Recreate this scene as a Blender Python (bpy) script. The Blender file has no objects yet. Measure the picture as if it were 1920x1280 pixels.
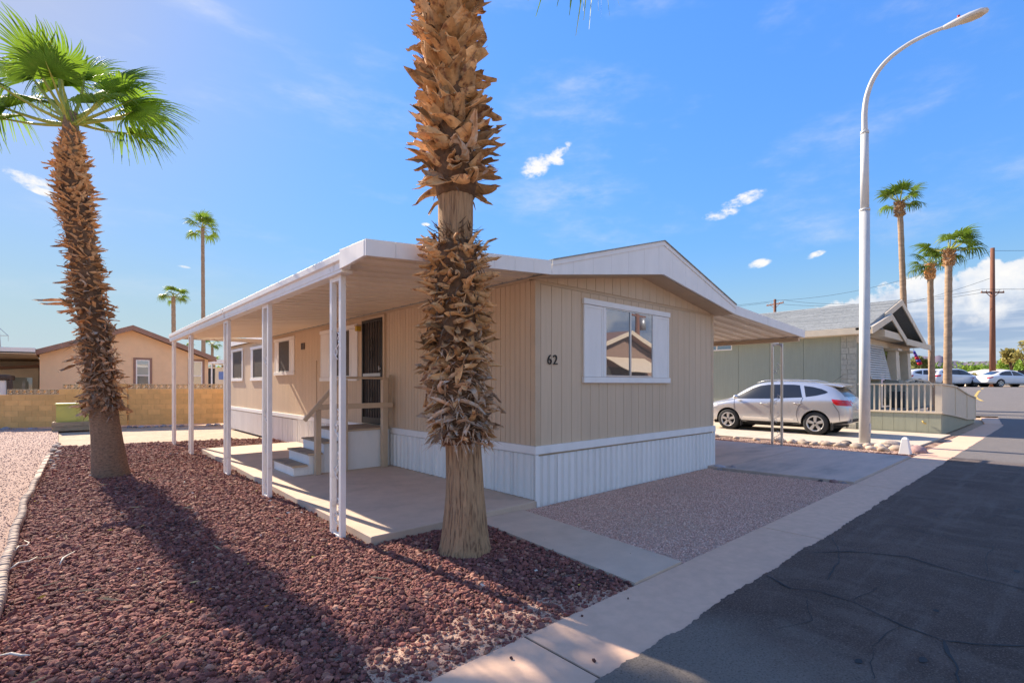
import bpy, bmesh, math, random
import numpy as np
from mathutils import Vector, Matrix, noise
from mathutils.bvhtree import BVHTree

rnd = random.Random(11)
npr = np.random.default_rng(5)
SC = bpy.context.scene
COL = SC.collection
rad = math.radians

# ------------------------------------------------------------------ camera
AZ = rad(48.2)                       # heading, counted from +X
cam_d = bpy.data.cameras.new('camera')
cam_d.lens = 17.55
cam_d.sensor_width = 36
cam_d.shift_y = 0.0417
cam_d.clip_start = 0.05
cam_d.clip_end = 8000
cam = bpy.data.objects.new('camera', cam_d)
COL.objects.link(cam)
cam.location = (0, 0, 1.58)
cam.rotation_euler = (rad(90), 0, AZ - rad(90))
SC.camera = cam

# ------------------------------------------------------------------ sun, sky, exposure
SUN_EL, SUN_AZ = rad(34), rad(90 + 7)          # azimuth counted from +X towards +Y
sd = Vector((math.cos(SUN_AZ) * math.cos(SUN_EL), math.sin(SUN_AZ) * math.cos(SUN_EL), math.sin(SUN_EL)))
sun_l = bpy.data.lights.new('sun', 'SUN')
sun_l.energy = 2.25
sun_l.angle = rad(0.5)
sun_l.color = (1.0, 0.86, 0.68)
sun = bpy.data.objects.new('sun', sun_l)
COL.objects.link(sun)
sun.rotation_euler = sd.to_track_quat('Z', 'Y').to_euler()
SC.view_settings.view_transform = 'Standard'
SC.view_settings.look = 'None'
SC.view_settings.exposure = 2.2
SC.view_settings.gamma = 1
SC.view_settings.use_curve_mapping = False
SC.cycles.use_denoising = True
SC.cycles.max_bounces = 8
SC.cycles.transparent_max_bounces = 8

SKY_STRENGTH = 0.15
world = bpy.data.worlds.new('World')
SC.world = world
world.use_nodes = True


class NT:
    """small node-tree writer"""
    def __init__(s, tree):
        s.t = tree
        s.n = tree.nodes
        s.l = tree.links

    def node(s, kind, **kw):
        n = s.n.new(kind)
        for k, v in kw.items():
            setattr(n, k, v)
        return n

    def put(s, sock, v):
        if isinstance(v, bpy.types.NodeSocket):
            s.l.new(v, sock)
        else:
            sock.default_value = v

    def m(s, op, a, b=0.0, c=None, clamp=False):
        n = s.n.new('ShaderNodeMath')
        n.operation = op
        n.use_clamp = clamp
        s.put(n.inputs[0], a)
        s.put(n.inputs[1], b)
        if c is not None:
            s.put(n.inputs[2], c)
        return n.outputs[0]

    def noise(s, vec, scale, detail=4, rough=.55, dim='3D'):
        n = s.n.new('ShaderNodeTexNoise')
        n.noise_dimensions = dim
        s.put(n.inputs['Vector'], vec)
        n.inputs['Scale'].default_value = scale
        n.inputs['Detail'].default_value = detail
        n.inputs['Roughness'].default_value = rough
        return n.outputs['Fac']

    def mix(s, fac, a, b, blend='MIX'):
        n = s.n.new('ShaderNodeMix')
        n.data_type = 'RGBA'
        n.blend_type = blend
        s.put(n.inputs[0], fac)
        for sock, v in ((n.inputs[6], a), (n.inputs[7], b)):
            if isinstance(v, (tuple, list)):
                v = tuple(v)[:3] + (1,)
            s.put(sock, v)
        return n.outputs[2]

    def rng(s, v, a, b, c=0., d=1., smooth=False):
        n = s.n.new('ShaderNodeMapRange')
        if smooth:
            n.interpolation_type = 'SMOOTHSTEP'
        s.put(n.inputs[0], v)
        for i, q in enumerate((a, b, c, d)):
            s.put(n.inputs[1 + i], q)
        return n.outputs[0]

    def scaled(s, vec, xyz):
        n = s.n.new('ShaderNodeMapping')
        s.put(n.inputs[0], vec)
        n.inputs['Scale'].default_value = xyz
        return n.outputs[0]


def build_world():
    t = NT(world.node_tree)
    t.n.clear()
    out = t.node('ShaderNodeOutputWorld')
    bg = t.node('ShaderNodeBackground')
    bg.inputs['Strength'].default_value = SKY_STRENGTH
    t.l.new(bg.outputs[0], out.inputs[0])
    sky = t.node('ShaderNodeTexSky', sky_type='NISHITA')
    sky.sun_disc = False
    sky.sun_elevation = SUN_EL
    sky.sun_rotation = rad(90) - SUN_AZ
    sky.altitude = 380
    sky.air_density = 1.0
    sky.dust_density = 0.25
    sky.ozone_density = 2.0
    hs = t.node('ShaderNodeHueSaturation')
    hs.inputs['Saturation'].default_value = SKY_SAT
    hs.inputs['Hue'].default_value = 0.505
    t.l.new(sky.outputs[0], hs.inputs['Color'])
    # soft shoulder: keeps the glow round the sun within the range the photograph shows
    sh = t.node('ShaderNodeVectorMath', operation='SCALE')
    t.l.new(hs.outputs[0], sh.inputs[0])
    lum = t.node('ShaderNodeRGBToBW')
    t.l.new(hs.outputs[0], lum.inputs[0])
    t.l.new(t.m('DIVIDE', 1.0, t.m('ADD', 1.0, t.m('MULTIPLY', lum.outputs[0], SKY_SHOULDER))), sh.inputs['Scale'])
    wb = t.node('ShaderNodeVectorMath', operation='MULTIPLY')      # daylight balance of the photograph
    t.l.new(sh.outputs[0], wb.inputs[0])
    wb.inputs[1].default_value = SKY_BALANCE
    gm = t.node('ShaderNodeGamma')
    t.l.new(wb.outputs[0], gm.inputs[0])
    gm.inputs[1].default_value = SKY_GAMMA
    col = gm.outputs[0]
    tc = t.node('ShaderNodeTexCoord')
    d = tc.outputs['Generated']
    sep = t.node('ShaderNodeSeparateXYZ')
    t.l.new(d, sep.inputs[0])
    x, y, z = sep.outputs
    el = t.m('ARCSINE', z)
    az = t.m('ARCTAN2', y, x)
    W = CLOUD_WHITE / SKY_STRENGTH
    white = (W, W * .985, W * .965)
    # pale haze along the whole horizon
    col = t.mix(t.rng(el, -.02, .26, .85, 0, True), col, (W * .52, W * .68, W * .86))
    # thin high cloud
    n1 = t.noise(t.scaled(d, (1.5, 2.5, 6.0)), 1.6, 6, .6)
    n2 = t.noise(t.scaled(d, (3, 3, 9)), 3.0, 5, .65)
    # (thicker to the south: cloud mirrored in the window, density raised to fill shade)
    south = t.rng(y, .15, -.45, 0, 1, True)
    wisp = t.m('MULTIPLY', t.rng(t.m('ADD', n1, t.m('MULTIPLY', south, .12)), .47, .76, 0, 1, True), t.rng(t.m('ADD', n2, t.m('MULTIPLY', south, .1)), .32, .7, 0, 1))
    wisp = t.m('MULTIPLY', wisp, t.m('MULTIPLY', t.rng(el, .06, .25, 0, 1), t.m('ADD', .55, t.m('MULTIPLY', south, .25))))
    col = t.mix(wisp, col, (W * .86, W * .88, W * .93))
    # small fair-weather clouds
    n3 = t.noise(t.scaled(d, (1, 1, 1.9)), 26, 6, .62)
    mask = None
    for a0, e0, sa, se, tilt in ((45.5, 23.45, 2.0, 1.25, -.35), (42.8, 24.85, 1.7, .6, -.5), (43.4, 24.1, 1.5, .5, .3),
                                 (23.4, 18.55, 2.5, .7, -.22), (25.5, 17.4, 2.0, .6, -.1), (21.9, 12.2, 1.3, .5, -.16),
                                 (16.9, 12.5, 1.1, .33, -.3), (92.4, 16.45, 2.0, .55, .2), (91.6, 15.75, 2.1, .4, .25),
                                 (81.6, 11.1, .7, .16, .05), (58.0, 17.5, .6, .2, 0), (-42, 21, 5, 2.2, .1), (-75, 16, 6, 2, 0),
                                 (160, 24, 4, 1.2, .1), (215, 17, 6, 2, .1)):
        da = t.m('SUBTRACT', az, rad(a0) if a0 < 180 else rad(a0 - 360))
        de = t.m('SUBTRACT', el, rad(e0))
        c, s = math.cos(tilt), math.sin(tilt)
        p = t.m('ADD', t.m('MULTIPLY', da, c), t.m('MULTIPLY', de, s))
        q = t.m('SUBTRACT', t.m('MULTIPLY', de, c), t.m('MULTIPLY', da, s))
        r2 = t.m('ADD', t.m('POWER', t.m('ABSOLUTE', t.m('DIVIDE', p, rad(sa))), 2.0), t.m('POWER', t.m('ABSOLUTE', t.m('DIVIDE', q, rad(se))), 2.0))
        mk = t.m('SUBTRACT', 1.0, r2, clamp=True)
        mask = mk if mask is None else t.m('MAXIMUM', mask, mk)
    n3b = t.noise(t.scaled(d, (1, 1, 1.6)), 75, 4, .6)
    dens = t.m('ADD', t.m('MULTIPLY', mask, .5), t.m('ADD', t.m('MULTIPLY', t.m('SUBTRACT', n3, .5), 2.3), t.m('MULTIPLY', t.m('SUBTRACT', n3b, .5), 1.3)))
    dens = t.m('MULTIPLY', t.rng(dens, -.05, .80, 0, 1, True), t.rng(mask, 0, .45))
    col = t.mix(dens, col, white)
    # cumulus bank low in the east
    ramp = t.node('ShaderNodeValToRGB')
    ramp.color_ramp.interpolation = 'B_SPLINE'
    pts = [(-180, 0), (-100, 0), (-85, .10), (-65, .17), (-40, .15), (-20, .19), (-6, .17), (2, .188), (6.0, .178), (10.5, .168),
           (14.5, .148), (18.5, .122), (21.5, .08), (25, .0), (180, 0)]
    cr = ramp.color_ramp
    while len(cr.elements) > 1:
        cr.elements.remove(cr.elements[-1])
    for i, (a, h) in enumerate(pts):
        e = cr.elements[0] if i == 0 else cr.elements.new((a + 180) / 360)
        if i == 0:
            e.position = (a + 180) / 360
        v = h / .3
        e.color = (v, v, v, 1)
    tt = t.m('DIVIDE', t.m('ADD', az, math.pi), 2 * math.pi)
    t.l.new(tt, ramp.inputs[0])
    top = t.m('MULTIPLY', ramp.outputs[0], .3)
    n4 = t.noise(t.scaled(d, (1, 1, 1.15)), 15, 7, .58)
    n5 = t.noise(d, 55, 5, .6)
    puff = t.m('ADD', t.m('MULTIPLY', t.m('SUBTRACT', n4, .5), .085), t.m('MULTIPLY', t.m('SUBTRACT', n5, .5), .03))
    env = t.m('ADD', t.m('SUBTRACT', top, el), puff)
    cd = t.rng(env, .0, .010, 0, 1, True)
    cd = t.m('MULTIPLY', cd, t.rng(top, .03, .09))
    shade = t.m('ADD', t.m('MULTIPLY', t.m('SUBTRACT', n4, .5), .16), el)
    streak = t.noise(t.scaled(d, (2, 2, 26)), 2.5, 5, .6)
    low = t.mix(t.rng(streak, .42, .66), (W * .36, W * .48, W * .68), (W * .66, W * .74, W * .86))
    ccol = t.mix(t.rng(shade, .085, .135, 0, 1, True), low, t.mix(t.rng(t.m('ADD', n4, t.m('MULTIPLY', n5, .4)), .52, .82), (W * .72, W * .80, W * .92), white))
    cd = t.m('MULTIPLY', cd, t.rng(el, .0, .085, .35, 1))
    col = t.mix(cd, col, ccol)
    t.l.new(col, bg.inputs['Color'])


SKY_SAT = 1.2
SKY_BALANCE = (1.30, 1.20, 1.04)
SKY_GAMMA = 1.45
SKY_SHOULDER = 1.15
CLOUD_WHITE = 0.222
build_world()


# ------------------------------------------------------------------ materials
def mat(name, col, rough=.7, var=.12, scale=6., bump=0., bscale=60., bdist=.01, col2=None, scale2=1.5, lo=.5, hi=.65, amt2=1.,
        metal=0., objvar=0., tint=False, stretch=None, spec=.4, detail=5, coat=0., transl=0.):
    m = bpy.data.materials.new(name)
    m.use_nodes = True
    t = NT(m.node_tree)
    b = t.n['Principled BSDF']
    geo = t.node('ShaderNodeNewGeometry')
    p = geo.outputs['Position']
    if stretch:
        p = t.scaled(p, stretch)
    c = tuple(col) + (1,)
    n = t.noise(p, scale, detail, .6)
    k = t.rng(n, .28, .72, 1 - var, 1 + var)
    base = t.node('ShaderNodeVectorMath', operation='SCALE')
    base.inputs[0].default_value = col
    t.l.new(k, base.inputs['Scale'])
    o = base.outputs[0]
    if col2:
        n2 = t.noise(p, scale2, 6, .62)
        f = t.m('MULTIPLY', t.rng(n2, lo, hi, 0, 1, True), amt2)
        o = t.mix(f, o, col2)
    if objvar:
        oi = t.node('ShaderNodeObjectInfo')
        k2 = t.rng(oi.outputs['Random'], 0, 1, 1 - objvar, 1 + objvar)
        s2 = t.node('ShaderNodeVectorMath', operation='SCALE')
        t.l.new(o, s2.inputs[0])
        t.l.new(k2, s2.inputs['Scale'])
        o = s2.outputs[0]
    if tint:
        at = t.node('ShaderNodeAttribute', attribute_name='tint')
        o = t.mix(1.0, o, at.outputs['Color'], 'MULTIPLY')
    t.l.new(o, b.inputs['Base Color'])
    b.inputs['Roughness'].default_value = rough
    b.inputs['Metallic'].default_value = metal
    b.inputs['Specular IOR Level'].default_value = spec
    if coat:
        b.inputs['Coat Weight'].default_value = coat
        b.inputs['Coat Roughness'].default_value = .05
    if bump:
        bn = t.node('ShaderNodeBump')
        bn.inputs['Strength'].default_value = bump
        bn.inputs['Distance'].default_value = bdist
        t.l.new(t.noise(p, bscale, 5, .65), bn.inputs['Height'])
        t.l.new(bn.outputs[0], b.inputs['Normal'])
    if transl:
        tr = t.node('ShaderNodeBsdfTranslucent')
        t.l.new(o, tr.inputs[0])
        ms = t.node('ShaderNodeMixShader')
        ms.inputs[0].default_value = transl
        t.l.new(b.outputs[0], ms.inputs[1])
        t.l.new(tr.outputs[0], ms.inputs[2])
        t.l.new(ms.outputs[0], t.n['Material Output'].inputs[0])
    return m


def glass_mat(name, dark=(.02, .025, .03), refl=.4, rough=.01, tint=(1, 1, 1), ior=1.5):
    m = bpy.data.materials.new(name)
    m.use_nodes = True
    t = NT(m.node_tree)
    b = t.n['Principled BSDF']
    b.inputs['Base Color'].default_value = tuple(dark) + (1,)
    b.inputs['Roughness'].default_value = .3
    g = t.node('ShaderNodeBsdfGlossy')
    g.inputs['Roughness'].default_value = rough
    g.inputs['Color'].default_value = tuple(tint) + (1,)
    geo = t.node('ShaderNodeNewGeometry')
    bn = t.node('ShaderNodeBump')
    bn.inputs['Strength'].default_value = .05
    bn.inputs['Distance'].default_value = .02
    t.l.new(t.noise(geo.outputs['Position'], 1.3, 1), bn.inputs['Height'])
    t.l.new(bn.outputs[0], g.inputs['Normal'])
    fr = t.node('ShaderNodeFresnel')
    fr.inputs[0].default_value = ior
    f = t.m('ADD', fr.outputs[0], refl, clamp=True)
    ms = t.node('ShaderNodeMixShader')
    t.l.new(f, ms.inputs[0])
    t.l.new(b.outputs[0], ms.inputs[1])
    t.l.new(g.outputs[0], ms.inputs[2])
    t.l.new(ms.outputs[0], t.n['Material Output'].inputs[0])
    return m


# ------------------------------------------------------------------ building blocks
WL = {}


def wloc(o):
    return WL.get(o.name, Vector((0, 0, 0))) if o else Vector((0, 0, 0))


def thing(name, label, cat, loc=(0, 0, 0), group=None, kind=None):
    o = bpy.data.objects.new(name, None)
    o.empty_display_size = .2
    COL.objects.link(o)
    o.location = loc
    WL[o.name] = Vector(loc)
    tag(o, label, cat, group, kind)
    return o


def tag(o, label=None, cat=None, group=None, kind=None):
    if label:
        o['label'] = label
    if cat:
        o['category'] = cat
    if group:
        o['group'] = group
    if kind:
        o['kind'] = kind
    return o


class MB:
    def __init__(s):
        s.v, s.f, s.sm = [], [], []

    def add(s, vs, fs, smooth=False):
        o = len(s.v)
        s.v += [tuple(q) for q in vs]
        s.f += [tuple(i + o for i in f) for f in fs]
        s.sm += [smooth] * len(fs)
        return s

    def box(s, x0, x1, y0, y1, z0, z1):
        return s.hexa([(x0, y0, z0), (x1, y0, z0), (x1, y1, z0), (x0, y1, z0), (x0, y0, z1), (x1, y0, z1), (x1, y1, z1), (x0, y1, z1)])

    def hexa(s, p):
        a, b, c, d = (Vector(p[i]) for i in (0, 1, 3, 4))
        if (b - a).cross(c - a).dot(d - a) < 0:
            p = [p[i] for i in (0, 3, 2, 1, 4, 7, 6, 5)]
        return s.add(p, [(0, 3, 2, 1), (4, 5, 6, 7), (0, 1, 5, 4), (1, 2, 6, 5), (2, 3, 7, 6), (3, 0, 4, 7)])

    def mbox(s, P, u0, u1, o0, o1, z0, z1):
        """box through a wall mapping P(u, out, z)"""
        return s.hexa([P(u0, o1, z0), P(u1, o1, z0), P(u1, o0, z0), P(u0, o0, z0), P(u0, o1, z1), P(u1, o1, z1), P(u1, o0, z1), P(u0, o0, z1)])

    def extrude(s, poly, vec):
        n = len(poly)
        a = [Vector(q) for q in poly]
        nn = Vector((0, 0, 0))
        for i in range(n):
            nn += (a[i] - a[0]).cross(a[(i + 1) % n] - a[0])
        if nn.dot(Vector(vec)) < 0:
            a.reverse()
        b = [q + Vector(vec) for q in a]
        fs = [tuple(range(n - 1, -1, -1)), tuple(range(n, 2 * n))]
        fs += [(i, (i + 1) % n, n + (i + 1) % n, n + i) for i in range(n)]
        return s.add(a + b, fs)

    def bar(s, p, q, w, h, up=(0, 0, 1)):
        p, q = Vector(p), Vector(q)
        d = (q - p).normalized()
        side = d.cross(Vector(up))
        if side.length < 1e-4:
            side = d.cross(Vector((1, 0, 0)))
        side.normalize()
        u = side.cross(d).normalized()
        a, b = side * w / 2, u * h / 2
        return s.hexa([p - a - b, q - a - b, q + a - b, p + a - b, p - a + b, q - a + b, q + a + b, p + a + b])

    def tube(s, path, r, n=8, caps=True, smooth=True):
        path = [Vector(q) for q in path]
        k = len(path)
        rr = r if isinstance(r, (list, tuple)) else [r] * k
        vs, fs = [], []
        ref = None
        for i, p in enumerate(path):
            d = (path[min(i + 1, k - 1)] - path[max(i - 1, 0)]).normalized()
            if ref is None:
                ref = Vector((1, 0, 0)) if abs(d.x) < .8 else Vector((0, 1, 0))
            a = (ref - d * ref.dot(d)).normalized()
            ref = a
            b = d.cross(a)
            for j in range(n):
                t = 2 * math.pi * j / n
                vs.append(p + (a * math.cos(t) + b * math.sin(t)) * rr[i])
        for i in range(k - 1):
            for j in range(n):
                fs.append((i * n + j, i * n + (j + 1) % n, (i + 1) * n + (j + 1) % n, (i + 1) * n + j))
        s.add(vs, fs, smooth)
        if caps:
            o = len(s.v) - len(vs)
            s.f += [tuple(o + j for j in range(n - 1, -1, -1)), tuple(o + (k - 1) * n + j for j in range(n))]
            s.sm += [False, False]
        return s

    def grid(s, rows, smooth=True, close=False):
        m = len(rows[0])
        vs = [p for r in rows for p in r]
        fs = []
        for i in range(len(rows) - 1):
            for j in range(m if close else m - 1):
                j2 = (j + 1) % m
                fs.append((i * m + j, i * m + j2, (i + 1) * m + j2, (i + 1) * m + j))
        return s.add(vs, fs, smooth)

    def mesh(s, name, m, off=(0, 0, 0)):
        me = bpy.data.meshes.new(name)
        ox, oy, oz = off
        me.from_pydata([(x - ox, y - oy, z - oz) for x, y, z in s.v], [], s.f)
        me.polygons.foreach_set('use_smooth', s.sm)
        if m:
            me.materials.append(m)
        me.update()
        return me

    def build(s, name, m, parent=None, bevel=0, kind=None, loc=None):
        """vertices are world points; loc gives the object's own origin"""
        pw = wloc(parent)
        at = Vector(loc) if loc is not None else pw
        me = s.mesh(name, m, at)
        o = bpy.data.objects.new(name, me)
        COL.objects.link(o)
        o.parent = parent
        o.location = at - pw
        WL[o.name] = at
        if bevel:
            bv = o.modifiers.new('bevel', 'BEVEL')
            bv.width = bevel
            bv.segments = 2
            bv.limit_method = 'ANGLE'
        if kind:
            o['kind'] = kind
        return o


def piece(name, me, parent, loc, rot=None, scale=None):
    o = bpy.data.objects.new(name, me)
    COL.objects.link(o)
    o.parent = parent
    o.location = Vector(loc) - wloc(parent)
    WL[o.name] = Vector(loc)
    if rot is not None:
        if isinstance(rot, Matrix):
            o.rotation_euler = rot.to_euler()
        else:
            o.rotation_euler = rot
    if scale is not None:
        o.scale = scale if isinstance(scale, (tuple, list)) else (scale,) * 3
    return o


def copy_tree(o, parent=None):
    c = o.copy()
    COL.objects.link(c)
    if parent:
        c.parent = parent
    for ch in list(o.children):
        copy_tree(ch, c)
    return c


def np_mesh(name, V, F, m, tint=None, smooth=False):
    """triangle mesh from numpy arrays"""
    me = bpy.data.meshes.new(name)
    nf = len(F)
    me.vertices.add(len(V))
    me.vertices.foreach_set('co', V.astype(np.float32).ravel())
    me.loops.add(nf * 3)
    me.loops.foreach_set('vertex_index', F.astype(np.int32).ravel())
    me.polygons.add(nf)
    me.polygons.foreach_set('loop_start', np.arange(0, nf * 3, 3, dtype=np.int32))
    me.polygons.foreach_set('loop_total', np.full(nf, 3, dtype=np.int32))
    me.polygons.foreach_set('use_smooth', np.full(nf, smooth))
    if tint is not None:
        a = me.attributes.new('tint', 'FLOAT_COLOR', 'POINT')
        a.data.foreach_set('color', np.concatenate([tint, np.ones((len(tint), 1))], 1).astype(np.float32).ravel())
    me.materials.append(m)
    me.update(calc_edges=True)
    me.validate()
    return me


def link_mesh(name, me, kind=None, parent=None):
    o = bpy.data.objects.new(name, me)
    COL.objects.link(o)
    if parent:
        o.parent = parent
        o.location = -wloc(parent)
    if kind:
        o['kind'] = kind
    return o


def ico(sub):
    bm = bmesh.new()
    bmesh.ops.create_icosphere(bm, subdivisions=sub, radius=1)
    V = np.array([v.co[:] for v in bm.verts])
    F = np.array([[v.index for v in f.verts] for f in bm.faces])
    bm.free()
    return V, F


def scatter_stones(name, P, size, base, m, tints, flat=.7, sub=1):
    """many small stones joined into one mesh; P (n,3) ground points, size (n,)"""
    n = len(P)
    if base == 'octa':
        V0 = np.array([(1, 0, 0), (-1, 0, 0), (0, 1, 0), (0, -1, 0), (0, 0, 1), (0, 0, -1)], float)
        F0 = np.array([(0, 2, 4), (2, 1, 4), (1, 3, 4), (3, 0, 4), (2, 0, 5), (1, 2, 5), (3, 1, 5), (0, 3, 5)])
    else:
        V0, F0 = ico(sub)
    k = len(V0)
    V = np.repeat(V0[None], n, 0) * (1 + npr.uniform(-.28, .28, (n, k, 1)))
    sc = npr.uniform(.7, 1.35, (n, 1, 3))
    sc[:, :, 2] *= flat
    V = V * sc
    a = npr.uniform(0, 2 * np.pi, n)
    b = npr.uniform(-.5, .5, n)
    ca, sa, cb, sb = np.cos(a), np.sin(a), np.cos(b), np.sin(b)
    x, y, z = V[..., 0], V[..., 1], V[..., 2]
    x, z = x * cb[:, None] + z * sb[:, None], -x * sb[:, None] + z * cb[:, None]
    x, y = x * ca[:, None] - y * sa[:, None], x * sa[:, None] + y * ca[:, None]
    V = np.stack([x, y, z], -1) * size[:, None, None]
    V += P[:, None, :]
    V[..., 2] += (size * .25)[:, None]
    F = (F0[None] + (np.arange(n) * k)[:, None, None]).reshape(-1, 3)
    T = tints[npr.integers(0, len(tints), n)] * npr.uniform(.7, 1.3, (n, 1))
    return np_mesh(name, V.reshape(-1, 3), F, m, np.repeat(T, k, 0))


def in_poly(P, poly):
    x, y = P[:, 0], P[:, 1]
    r = np.zeros(len(P), bool)
    j = len(poly) - 1
    for i in range(len(poly)):
        xi, yi = poly[i]
        xj, yj = poly[j]
        c = ((yi > y) != (yj > y)) & (x < (xj - xi) * (y - yi) / (yj - yi + 1e-12) + xi)
        r ^= c
        j = i
    return r


def sstep(a, b, x):
    t = min(1, max(0, (x - a) / (b - a)))
    return t * t * (3 - 2 * t)


def rise(x):
    return 1.33 * sstep(26, 60, x)


def in_view(x, y, margin=.1):
    """is a ground point inside the photograph's field"""
    d = x * math.cos(AZ) + y * math.sin(AZ)
    r = x * math.sin(AZ) - y * math.cos(AZ)
    return d > .5 and abs(r) < d * (1.03 + margin)
# ------------------------------------------------------------------ palette
M_TAN = mat('tan_siding', (.66, .50, .345), .75, .05, 3, .25, 14, .004, col2=(.58, .44, .305), scale2=2.2, lo=.52, hi=.85, amt2=.55, stretch=(5, 5, .35), objvar=.03)
M_TANTRIM = mat('tan_trim', (.60, .45, .305), .7, .06, 4, .15, 20, .003, objvar=.03)
M_WHITE = mat('white_paint', (.87, .84, .80), .55, .04, 3, .1, 30, .003, col2=(.62, .60, .56), scale2=1.8, lo=.55, hi=.85, amt2=.5, stretch=(2, 2, .6))
M_WHITEMETAL = mat('white_enamel', (.84, .80, .75), .38, .05, 5, .05, 40, .002, col2=(.50, .40, .30), scale2=4.5, lo=.60, hi=.74, amt2=.6)
M_SKIRT = mat('white_skirting', (.87, .84, .80), .45, .03, 2, 0, col2=(.66, .60, .52), scale2=3, lo=.6, hi=.85, amt2=.3, stretch=(3, 3, .5), objvar=.03)
M_PAN = mat('cream_pan', (.86, .74, .58), .5, .05, 2, 0, objvar=.03)
M_GLASS = glass_mat('window_glass', refl=.22, tint=(.85, .88, 1))
M_CARGLASS = glass_mat('car_glass', (.012, .014, .018), .0, ior=1.35)
M_SCREEN = mat('dark_screen', (.085, .066, .052), .6, .2, 12)
M_BLACK = mat('black_iron', (.018, .017, .017), .45, .1, 12)
M_BROWNDOOR = mat('brown_door', (.075, .05, .038), .6, .2, 5)
M_STEEL = mat('grey_steel', (.45, .45, .44), .4, .1, 20, metal=.6)
M_ALU = mat('aluminium', (.55, .55, .55), .35, .06, 20, metal=.7)
M_SHINGLE = mat('grey_shingle', (.34, .35, .34), .9, .22, 14, .5, 60, .01)
M_CONC = mat('concrete', (.70, .46, .32), .88, .09, 9, .25, 130, .004, col2=(.58, .39, .28), scale2=.9, lo=.48, hi=.75, amt2=.55, objvar=.05)
M_PATIO = mat('patio_concrete', (.60, .45, .335), .85, .09, 4, .2, 110, .004, col2=(.40, .32, .255), scale2=1.1, lo=.5, hi=.75, amt2=.75)
M_DRIVE = mat('drive_concrete', (.55, .43, .355), .88, .1, 3, .2, 110, .004, col2=(.25, .235, .225), scale2=.7, lo=.48, hi=.75, amt2=.75, stretch=(.5, 1.6, 1))
M_ASPHALT = None
M_DIRT = mat('tan_dirt', (.50, .37, .25), .95, .16, 1.2, .6, 26, .03, col2=(.42, .29, .2), scale2=7, lo=.45, hi=.7)
M_YELLOWPAINT = mat('yellow_paint', (.55, .38, .10), .7, .1, 6)


def asphalt():
    m = bpy.data.materials.new('asphalt')
    m.use_nodes = True
    t = NT(m.node_tree)
    b = t.n['Principled BSDF']
    p = t.node('ShaderNodeNewGeometry').outputs['Position']
    big = t.noise(p, .55, 6, .6)
    mid = t.noise(t.scaled(p, (1, .5, 1)), 3.2, 6, .65)
    fine = t.noise(p, 85, 4, .7)
    sep = t.node('ShaderNodeSeparateXYZ')
    t.l.new(p, sep.inputs[0])
    c = t.mix(t.rng(big, .35, .68, 0, 1, True), (.085, .054, .041), (.135, .090, .070))
    c = t.mix(t.rng(mid, .46, .66, 0, .75, True), c, (.16, .115, .092))
    wear = t.noise(t.scaled(p, (.25, 3.0, 1)), 1.6, 6, .65)
    c = t.mix(t.rng(wear, .50, .70, 0, .55, True), c, (.19, .145, .12))
    c = t.mix(t.rng(t.noise(p, 9, 5, .7), .55, .72, 0, .55, True), c, (.06, .042, .034))
    # older grey asphalt, its colour also lightened where sun falls outside the house shadow
    old_sunlit = t.m('ADD', sep.outputs[0], t.m('MULTIPLY', t.m('SUBTRACT', big, .5), 2.5))
    c = t.mix(t.rng(old_sunlit, 13.2, 14.6, 0, .75, True), c, (.20, .19, .185))
    c = t.mix(t.rng(old_sunlit, 3.5, 2.7, 0, .85, True), c, (.23, .195, .16))
    c = t.mix(t.rng(fine, .55, .66, 0, .6), c, (.30, .24, .20))
    c = t.mix(t.rng(fine, .46, .34, 0, .6), c, (.015, .012, .011))
    t.l.new(c, b.inputs['Base Color'])
    b.inputs['Roughness'].default_value = .85
    b.inputs['Specular IOR Level'].default_value = .35
    bn = t.node('ShaderNodeBump')
    bn.inputs['Strength'].default_value = .9
    bn.inputs['Distance'].default_value = .012
    t.l.new(t.noise(p, 140, 4, .7), bn.inputs['Height'])
    t.l.new(bn.outputs[0], b.inputs['Normal'])
    return m


M_ASPHALT = asphalt()
M_TAR = mat('crack_tar', (.012, .012, .013), .6, .2, 20)
M_LAVABED = mat('lava_bed', (.17, .085, .07), .95, .4, 40, 1., 60, .03, col2=(.42, .29, .215), scale2=1.1, lo=.5, hi=.66, amt2=.75)
M_LAVA = mat('lava_rock', (1, 1, 1), .93, .25, 60, .6, 150, .006, tint=True)
M_PINKBED = mat('pink_gravel_bed', (.60, .41, .32), .95, .3, 55, 1., 75, .02, col2=(.60, .42, .31), scale2=.9, lo=.45, hi=.65)
M_PEBBLE = mat('pebble', (1, 1, 1), .9, .15, 60, tint=True)
M_ROCK = mat('river_rock', (.42, .33, .26), .85, .25, 9, .4, 50, .01, col2=(.55, .47, .40), scale2=6, lo=.5, hi=.7, objvar=.28)
M_ROCKPINK = mat('pink_rock', (.36, .22, .20), .85, .25, 9, .4, 50, .01, objvar=.2)
M_ROCKDARK = mat('dark_rock', (.10, .085, .08), .9, .4, 30, .6, 60, .01, objvar=.2)
M_ROCKBLUE = mat('grey_rock', (.30, .28, .30), .85, .3, 9, .5, 40, .01, objvar=.3)

# ------------------------------------------------------------------ ground
LAVA = [(-.36, 2.285), (3.345, 2.285), (3.52, 4.575), (2.24, 4.575), (2.34, 13.5), (4.5, 13.5), (4.5, 15.5), (3.5, 16.1), (-.12, 17.1), (-.27, 14.4), (-.31, 12.2), (-.37, 9.4), (-.36, 5.4)]
PINK = [(4.08, 2.285), (9.3, 2.285), (9.0, 4.45), (9.3, 4.57), (4.5, 4.57), (4.27, 4.57)]


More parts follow.
